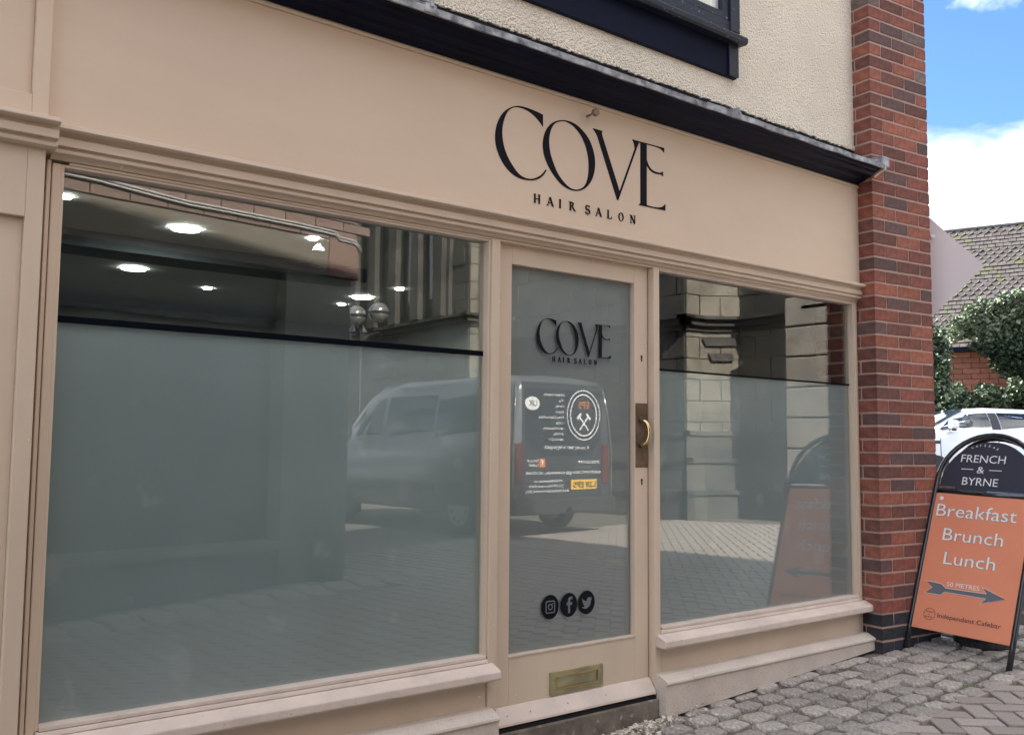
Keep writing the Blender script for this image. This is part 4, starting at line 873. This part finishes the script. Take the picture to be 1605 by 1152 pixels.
# ------------------------------------------------------------------ old tiled building with ivy, beyond the car
D_ = Vector((-.31, .95, 0)).normalized(); Nn = Vector((-D_.y, D_.x, 0)); Nn = -Nn if Nn.x > 0 else Nn     # Nn faces the street
E0 = Vector((0, -3.05, 0))+ray(1540, 690)*26; E0.z = 0
ob_ = empty('tiled_building', (E0.x, E0.y, -.8), 'old brick building with mossy patterned tile roof behind the hedge', 'building')
eave, ridge_, run = 2.82, 6.85, 3.4; L0, L1 = -16, 9
b = MB().obox(E0+D_*L0-Nn*.4+Vector((0, 0, -1)), D_*(L1-L0), -Nn*5.8, Vector((0, 0, eave+.9)))
P(b, 'mortar_wall', 'mortar', ob_)
bw, bh = .45, .15; fb_ = MB(); cnt = 0; far_mesh = MB().box(0, .436, -.02, .1, 0, .137).mesh('brick', M['farbrick'], 0)
rz_ = math.atan2(D_.y, D_.x)
for r_i in range(22):
    zz = -.6+r_i*bh; s = -4+(r_i % 2)*bw/2
    while s < 4.5:
        p = E0+D_*s-Nn*.385
        if zz > .8 and cnt < 280 and -1 < s < 3.5:
            o = place(far_mesh, 'brick', ob_, p.x, p.y, zz, rz_); o.matrix_parent_inverse = wm(ob_).inverted(); cnt += 1
        else: join_into(fb_, MB().box(0, .436, -.02, .1, 0, .137), p.x, p.y, zz, rz_)
        s += bw
o = P(fb_, 'lower_bricks', 'farbrick', ob_); o['kind'] = 'stuff'
# roof tiles, courses of plain and pointed tiles
rv = (-Nn*run+Vector((0, 0, ridge_-eave))); RL = rv.length; rv.normalize(); rn = D_.cross(rv).normalized(); rn = rn if rn.z > 0 else -rn
E1 = E0+Vector((0, 0, eave))
P(MB().obox(E1+D_*L0-rn*.06, D_*(L1-L0), rv*RL, rn*.05), 'roof_deck', 'dark', ob_)
tl = MB(); rows = 30; rh = RL/rows
for r_i in range(rows):
    pointed = (r_i//4) % 2 == 1
    s = L0+(r_i % 2)*.11
    while s < L1:
        wj = .205; O = E1+D_*s+rv*(r_i*rh)+rn*(.03+rnd.uniform(0, .012)); t0 = O-rv*.05; lift = rn*.035
        if pointed: pts_ = [O+D_*0+rv*.03+lift, O+D_*wj*.5-rv*.085+lift, O+D_*wj+rv*.03+lift, O+D_*wj+rv*rh*1.2, O+rv*rh*1.2]
        else: pts_ = [t0+lift, t0+D_*wj+lift, O+D_*wj+rv*rh*1.2, O+rv*rh*1.2]
        k = len(pts_); tl.add(pts_+[q-rn*.02 for q in pts_], [tuple(range(k))]+[(i, (i+1) % k, (i+1) % k+k, i+k) for i in range(k)]); s += .22
o = P(tl, 'roof_tiles', 'slate', ob_); o['kind'] = 'stuff'
P(MB().obox(E1+D_*L0+rv*(RL-.1)+rn*.04, D_*(L1-L0), rv*.3, rn*.08), 'ridge_capping', 'ridge', ob_)
P(MB().obox(E1+D_*L0+Nn*.12+Vector((0, 0, -.12)), D_*(L1-L0), -Nn*.12, Vector((0, 0, .12))), 'gutter', 'black', ob_)
P(MB().add([E1+D_*L1-Nn*.1, E1+D_*L1-Nn*run*2, E1+D_*L1-Nn*run+Vector((0, 0, ridge_-eave))], [(0, 1, 2)]), 'gable', 'farbrick', ob_)
P(MB().obox(E1+D_*L0-Nn*run*2-rn*0, D_*(L1-L0), (Nn*run+Vector((0, 0, ridge_-eave))), Vector((0, 0, .05))), 'rear_roof', 'slate', ob_)
# plants: sampled from image-free shapes in building space
def hit(px, py, d): return Vector((0, -3.05, 0))+ray(px, py)*d
def blob(cx, cy, rx, ry, d, dd, n, rs):
    o_ = []
    for _ in range(n):
        while True:
            a, b_, c_ = rs.uniform(-1, 1), rs.uniform(-1, 1), rs.uniform(-1, 1)
            if a*a+b_*b_+c_*c_ < 1: break
        o_.append(hit(cx+a*rx, cy+b_*ry, d+c_*dd))
    return o_
rs = random.Random(11)
ivy = empty('ivy', tuple(E0+D_*-1+Vector((0, 0, -.5))), 'ivy climbing over the eaves of the tiled building', 'climbing plant')
a_, b_2, c_2 = [], [], []
for (cx, cy, rx, ry, n) in ((1560, 510, 40, 30, 1500), (1600, 495, 40, 36, 1500), (1528, 505, 20, 26, 600), (1505, 520, 20, 12, 300), (1580, 530, 45, 22, 1400), (1640, 500, 40, 45, 800), (1550, 480, 12, 12, 200), (1515, 490, 8, 12, 120), (1500, 505, 14, 10, 160), (1534, 478, 9, 14, 130), (1575, 470, 16, 12, 260), (1600, 462, 16, 10, 200), (1495, 530, 12, 8, 120), (1548, 530, 30, 20, 600)):
    a_ += blob(cx, cy, rx, ry, 25.6, .5, n, rs)
for (cx, cy, rx, ry, n) in ((1590, 560, 42, 38, 2200), (1560, 548, 30, 14, 600), (1620, 570, 40, 50, 1300), (1535, 543, 20, 6, 200)): b_2 += blob(cx, cy, rx, ry, 25.4, .5, n, rs)
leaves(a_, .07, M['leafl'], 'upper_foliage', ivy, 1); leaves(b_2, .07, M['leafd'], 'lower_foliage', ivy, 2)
P(MB().tube([hit(1590, 640, 25.8), hit(1585, 580, 25.8), hit(1570, 530, 25.6)], [.08, .06, .03], 7), 'stem', 'wood', ivy)
hg = empty('hedge', tuple(hit(1530, 690, 23)), 'bushy green hedge standing behind the white SUV', 'hedge')
h1, h2 = [], []
for k in range(16):
    cx = 1462+k*13; top = 612+10*math.sin(k*1.7)-(8 if cx > 1575 else 0)+(16 if cx < 1500 else 0); h1 += blob(cx, top+14, 16, 18, 23, .6, 420, rs); h2 += blob(cx, top+58, 18, 44, 23.4, .6, 700, rs)
h1b = [p for p in h1]
leaves(h1, .06, M['leafm'], 'top_foliage', hg, 3); leaves(h2, .07, M['leafd'], 'dark_foliage', hg, 4)  # mid-green leaves along the hedge top, darker ones below
P(MB().tube([hit(1500, 720, 23.2), hit(1505, 620, 23.2)], .05, 6).tube([hit(1560, 720, 23.2), hit(1556, 615, 23.2)], .05, 6), 'stems', 'wood', hg)
bs = empty('climbing_shrub', tuple(hit(1470, 700, 21)), 'tall dark shrub just right of the brick pier', 'shrub')
s1 = []
for (cx, cy, rx, ry, n) in ((1468, 540, 18, 30, 700), (1472, 575, 18, 30, 700), (1466, 610, 24, 30, 700), (1470, 650, 30, 45, 1200), (1455, 560, 20, 60, 700)): s1 += blob(cx, cy, rx, ry, 21.3, .5, n, rs)
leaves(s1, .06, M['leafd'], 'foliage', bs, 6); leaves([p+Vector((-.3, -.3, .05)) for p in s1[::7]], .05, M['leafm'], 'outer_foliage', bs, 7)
P(MB().tube([hit(1466, 720, 21.4), hit(1464, 560, 21.4)], .05, 6), 'stem', 'wood', bs)
tag(MB().obox(hit(1463, 572, 21), D_*.28, (.02, .01, 0), (0, 0, .22)).build('small_poster', M['poster']), 'small red and yellow notice against the dark shrub', 'notice')

# ------------------------------------------------------------------ the other side of the street (seen reflected in the glass)
# building A: shop with a deep tan beam
wd_ = Vector((.99, -.12, 0)).normalized(); wn_ = Vector((-wd_.y, wd_.x, 0)); A1 = Vector((4.67, -5.39, 0))       # right end, wn_ points back to our shop
oa = empty('opposite_shop', (2, -5.2, gz(2, -5)), 'plain tan rendered shop across the street', 'building')
def AB(s0, s1, z0, z1, d0, d1): return MB().obox(A1+wd_*s0+wn_*d0+Vector((0, 0, z0)), wd_*(s1-s0), wn_*(d1-d0), Vector((0, 0, z1-z0)))
P(AB(-9, .05, 1.66, 2.02, -.5, 0), 'beam', 'tan', oa)
P(AB(-9, .05, 2.03, 4.2, -.5, -.03), 'upper_wall', 'mortar_dk', oa)
fbk = MB().box(0, .32, -.01, .06, 0, .085).mesh('brick', bk('pinkish_brick', (.28, .19, .155), (.20, .14, .12)), 0)
ra = math.atan2(wd_.y, wd_.x)
for r_i in range(9):
    s = -5.0-(r_i % 2)*.17
    while s < 0:
        p = A1+wd_*s-wn_*.05; o = place(fbk, 'brick', oa, p.x, p.y, 2.035+r_i*.097, ra+0); o.matrix_parent_inverse = wm(oa).inverted(); s += .335
P(AB(-.32, .02, 1.66, 2.03, -.2, .02), 'brick_pier', mat('pink_brick_pier', (.26, .17, .14), .9, var=.1, vscale=20), oa)
P(AB(-.75, 0, -1.6, 1.66, -.45, -.06), 'end_pier', 'greenish', oa)
P(AB(-9, -.75, 1.12, 1.66, -.45, -.22), 'head_panel', 'bulk', oa)
P(AB(-9, -.75, -.93, 1.12, -.50, -.30), 'dark_window', 'shopdark', oa)
P(AB(-3.35, -3.20, -.93, 1.12, -.30, -.24), 'mullion', 'greenish', oa)
P(AB(-9, -.75, -1.0, -.92, -.45, -.05), 'sill', 'greenish', oa); P(AB(-9, -.75, -1.6, -1.0, -.45, -.14), 'plinth', 'bulk', oa)
P(AB(-9, 0, -1.6, 4.2, -6, -.51), 'main_block', 'tan', oa)
cab = [A1+wd_*s+wn_*.03+Vector((0, 0, z)) for s, z in ((-6, 2.17), (-4.4, 2.16), (-3.3, 2.15), (-2.6, 2.145), (-2.2, 2.115), (-1.8, 2.09), (-1.2, 2.095), (-.7, 2.09), (-.25, 2.075), (-.22, 2.03), (-.02, 2.02), (.06, 1.95))]
for q in (0, .028): P(MB().tube([p+Vector((0, 0, q)) for p in cab], .009, 6), 'white_cable', 'cable', oa, smooth=True)
b = MB().lathe([(.17, -1.35), (.17, -1.0), (.16, -.92), (.10, -.86), (.03, -.84)], 4.28, -5.12, 16)
tag(b.build('stone_bollard', M['bulk'], smooth=True), 'rounded grey stone bollard at the corner of the opposite shop', 'bollard')
b = MB()
for r_i in range(4):
    x = -1.
    while x < 5.2:
        y = -4.28-r_i*.20-(x-2.5)*.12+rnd.uniform(-.01, .01); join_into(b, sett_mesh(70+int(x*10) % 7, .25, .17, .06, .02), x, y, gz(x, y)+.012, -.12+rnd.uniform(-.05, .05)); x += .275+rnd.uniform(-.01, .01)
tag(b.build('opposite_kerb_setts', M['granite'], smooth=True), 'rows of big granite setts along the opposite shop', kind='stuff')
# church: stepped sandstone wall
ch = empty('stone_church', (11.5, -10, gz(11, -9)), 'old sandstone church with buttresses and a long cornice across the street', 'church')
plan = [(10.5, -20), (10.5, -11.5), (11.5, -11.5), (11.5, -7.0), (11.87, -7.0), (12.37, -6.6), (12.37, -4.95), (12.15, -4.95), (12.15, -2.6)]
def wall_seg(p0, p1, z0, z1, th, out_):
    d = Vector((p1[0]-p0[0], p1[1]-p0[1], 0)); n_ = Vector((d.y, -d.x, 0)).normalized()*(-1)     # towards us
    return MB().obox(Vector((p0[0], p0[1], z0))+n_*out_, d, -n_*th, Vector((0, 0, z1-z0))), d, n_
def isn(n_): return n_
lit = {1, 3, 4}
stones = 0; fs_ = {}
ch_s = bpy.data.meshes
for i in range(len(plan)-1):
    p0, p1 = plan[i], plan[i+1]; wb_, d, n_ = wall_seg(p0, p1, -1.4, 8.5, .3, 0)
    if n_.x > .1 or n_.y < -.1: n_ = -n_
    wb_ = MB().obox(Vector((p0[0], p0[1], -1.4)), d, -n_*.3, Vector((0, 0, 9.9)))
    P(wb_, 'wall', 'stone_dk' if i in (0,) else 'mortar_dk', ch)
    Ln = d.length; du_ = d.normalized(); rzz = math.atan2(du_.y, du_.x)
    mm = MB(); zc = -1.3; q = 0
    while zc < 8.3:
        hgt = .34; s = -(.0 if q % 2 else .3)
        while s < Ln-.02:
            l0, l1 = max(0, s), min(Ln, s+.60)
            if l1-l0 > .05: e = rnd.uniform(.012, .03); mm.obox(Vector((p0[0], p0[1], zc))+du_*(l0+.006)-n_*.02, du_*(l1-l0-.012), n_*(.02+e), Vector((0, 0, hgt-.014)))
            s += .62
        zc += hgt; q += 1
    o = P(mm, 'ashlar', 'stone_dk' if i in (0, 2) else 'stone', ch); o['kind'] = 'stuff'
    zc0 = 2.05 if i > 1 else 2.45
    for (a, c_, o2) in ((zc0-.20, zc0-.12, .06), (zc0-.12, zc0-.02, .13), (zc0-.02, zc0+.03, .20)):
        P(MB().obox(Vector((p0[0], p0[1], a))-du_*o2, d+du_*o2*2, n_*o2, Vector((0, 0, c_-a))), 'cornice', 'stone_dk', ch)
    for (a, c_, o2) in ((-1.4, -.75, .16), (-.75, -.68, .20), (-.68, -.25, .10), (-.25, -.17, .14), (-.17, .18, .05), (.18, .25, .08)): P(MB().obox(Vector((p0[0], p0[1], a))-du_*o2, d+du_*o2*2, n_*o2, Vector((0, 0, c_-a))), 'plinth', 'stone_dk', ch)
# tall pilasters and window lights on the far bay
for k in range(9):
    y = -12.3-k*.85
    P(MB().box(10.28, 10.5, y-.14, y+.14, 2.5, 8.5), 'pilaster', 'stone_dk', ch); P(MB().box(10.40, 10.5, y-.24, y+.24, 2.5, 8.5), 'pilaster_back', 'stone_dk', ch)
for y in (-12.75, -13.55): P(MB().box(10.43, 10.49, y-.05, y+.05, 2.9, 8.5), 'window_light', 'cable', ch)
for k in range(7):          # banded stonework of the nearest bay
    P(MB().box(11.95, 12.15, -5.45, -3.1, -.9+k*.45, -.9+k*.45+.42), 'banded_stone', M['pale_stone'], ch, bevel=.012)
P(MB().box(11.9, 12.9, -3.08, -2.6, -1.2, 4.5), 'end_pier', 'stone', ch)
P(MB().box(12.0, 12.14, -4.93, -3.1, 2.2, 8.5), 'upper_bay', 'stone_dk', ch)
b = MB()                      # corbelled hood over the buttress, its shadow bands put into dark stone
for k in range(2):
    q0 = .06+.10*k; b.prism([[(q0, 0), (.60-.10*k, 0), (.60-.10*k, .12), (q0-.06, .12)]], (11.87, -6.98, 1.62-k*.24), (.78, .62, 0), ZU, (-.62, .78, 0), .05)
P(b, 'shaded_corbel', 'stone_dk', ch)
# street lamp
ls = empty('street_lamp', (8.4, -11.9, gz(8.4, -11)), 'black street lamp with three round globes across the street', 'street lamp')
P(MB().tube([(8.4, -11.9, -1.3), (8.4, -11.9, -.6), (8.4, -11.9, 2.35)], [.07, .045, .035], 8), 'pole', 'iron', ls, smooth=True)
for (dx_, dy_, dz_) in ((-.10, 0, 2.28), (.30, .1, 2.36), (.12, -.3, 2.0)):
    g = P(MB().lathe([(.02, dz_-.19), (.11, dz_-.16), (.17, dz_-.08), (.19, dz_), (.17, dz_+.08), (.11, dz_+.16), (.02, dz_+.19)], 8.4+dx_, -11.9+dy_, 18), 'globe', 'globe', ls, smooth=True)
    P(MB().ring((8.4+dx_, -11.9+dy_, dz_-.015), XU, Vector((0, 1, 0)), ZU, .185, .2, .03, 18), 'band', 'iron', g)
    P(MB().tube([(8.4, -11.9, dz_-.45), (8.4+dx_, -11.9+dy_, dz_-.35), (8.4+dx_, -11.9+dy_, dz_-.18)], .018, 6), 'arm', 'iron', ls)
# small box on the church wall
tag(MB().box(12.0, 12.15, -5.72, -5.54, -.64, -.50).build('junction_box', M['stone']), 'small pale box on the foot of the church wall', 'box')
print('bricks', nb, 'far bricks', cnt, 'tris', sum(len(o.data.polygons) for o in sc.objects if o.type == 'MESH'))
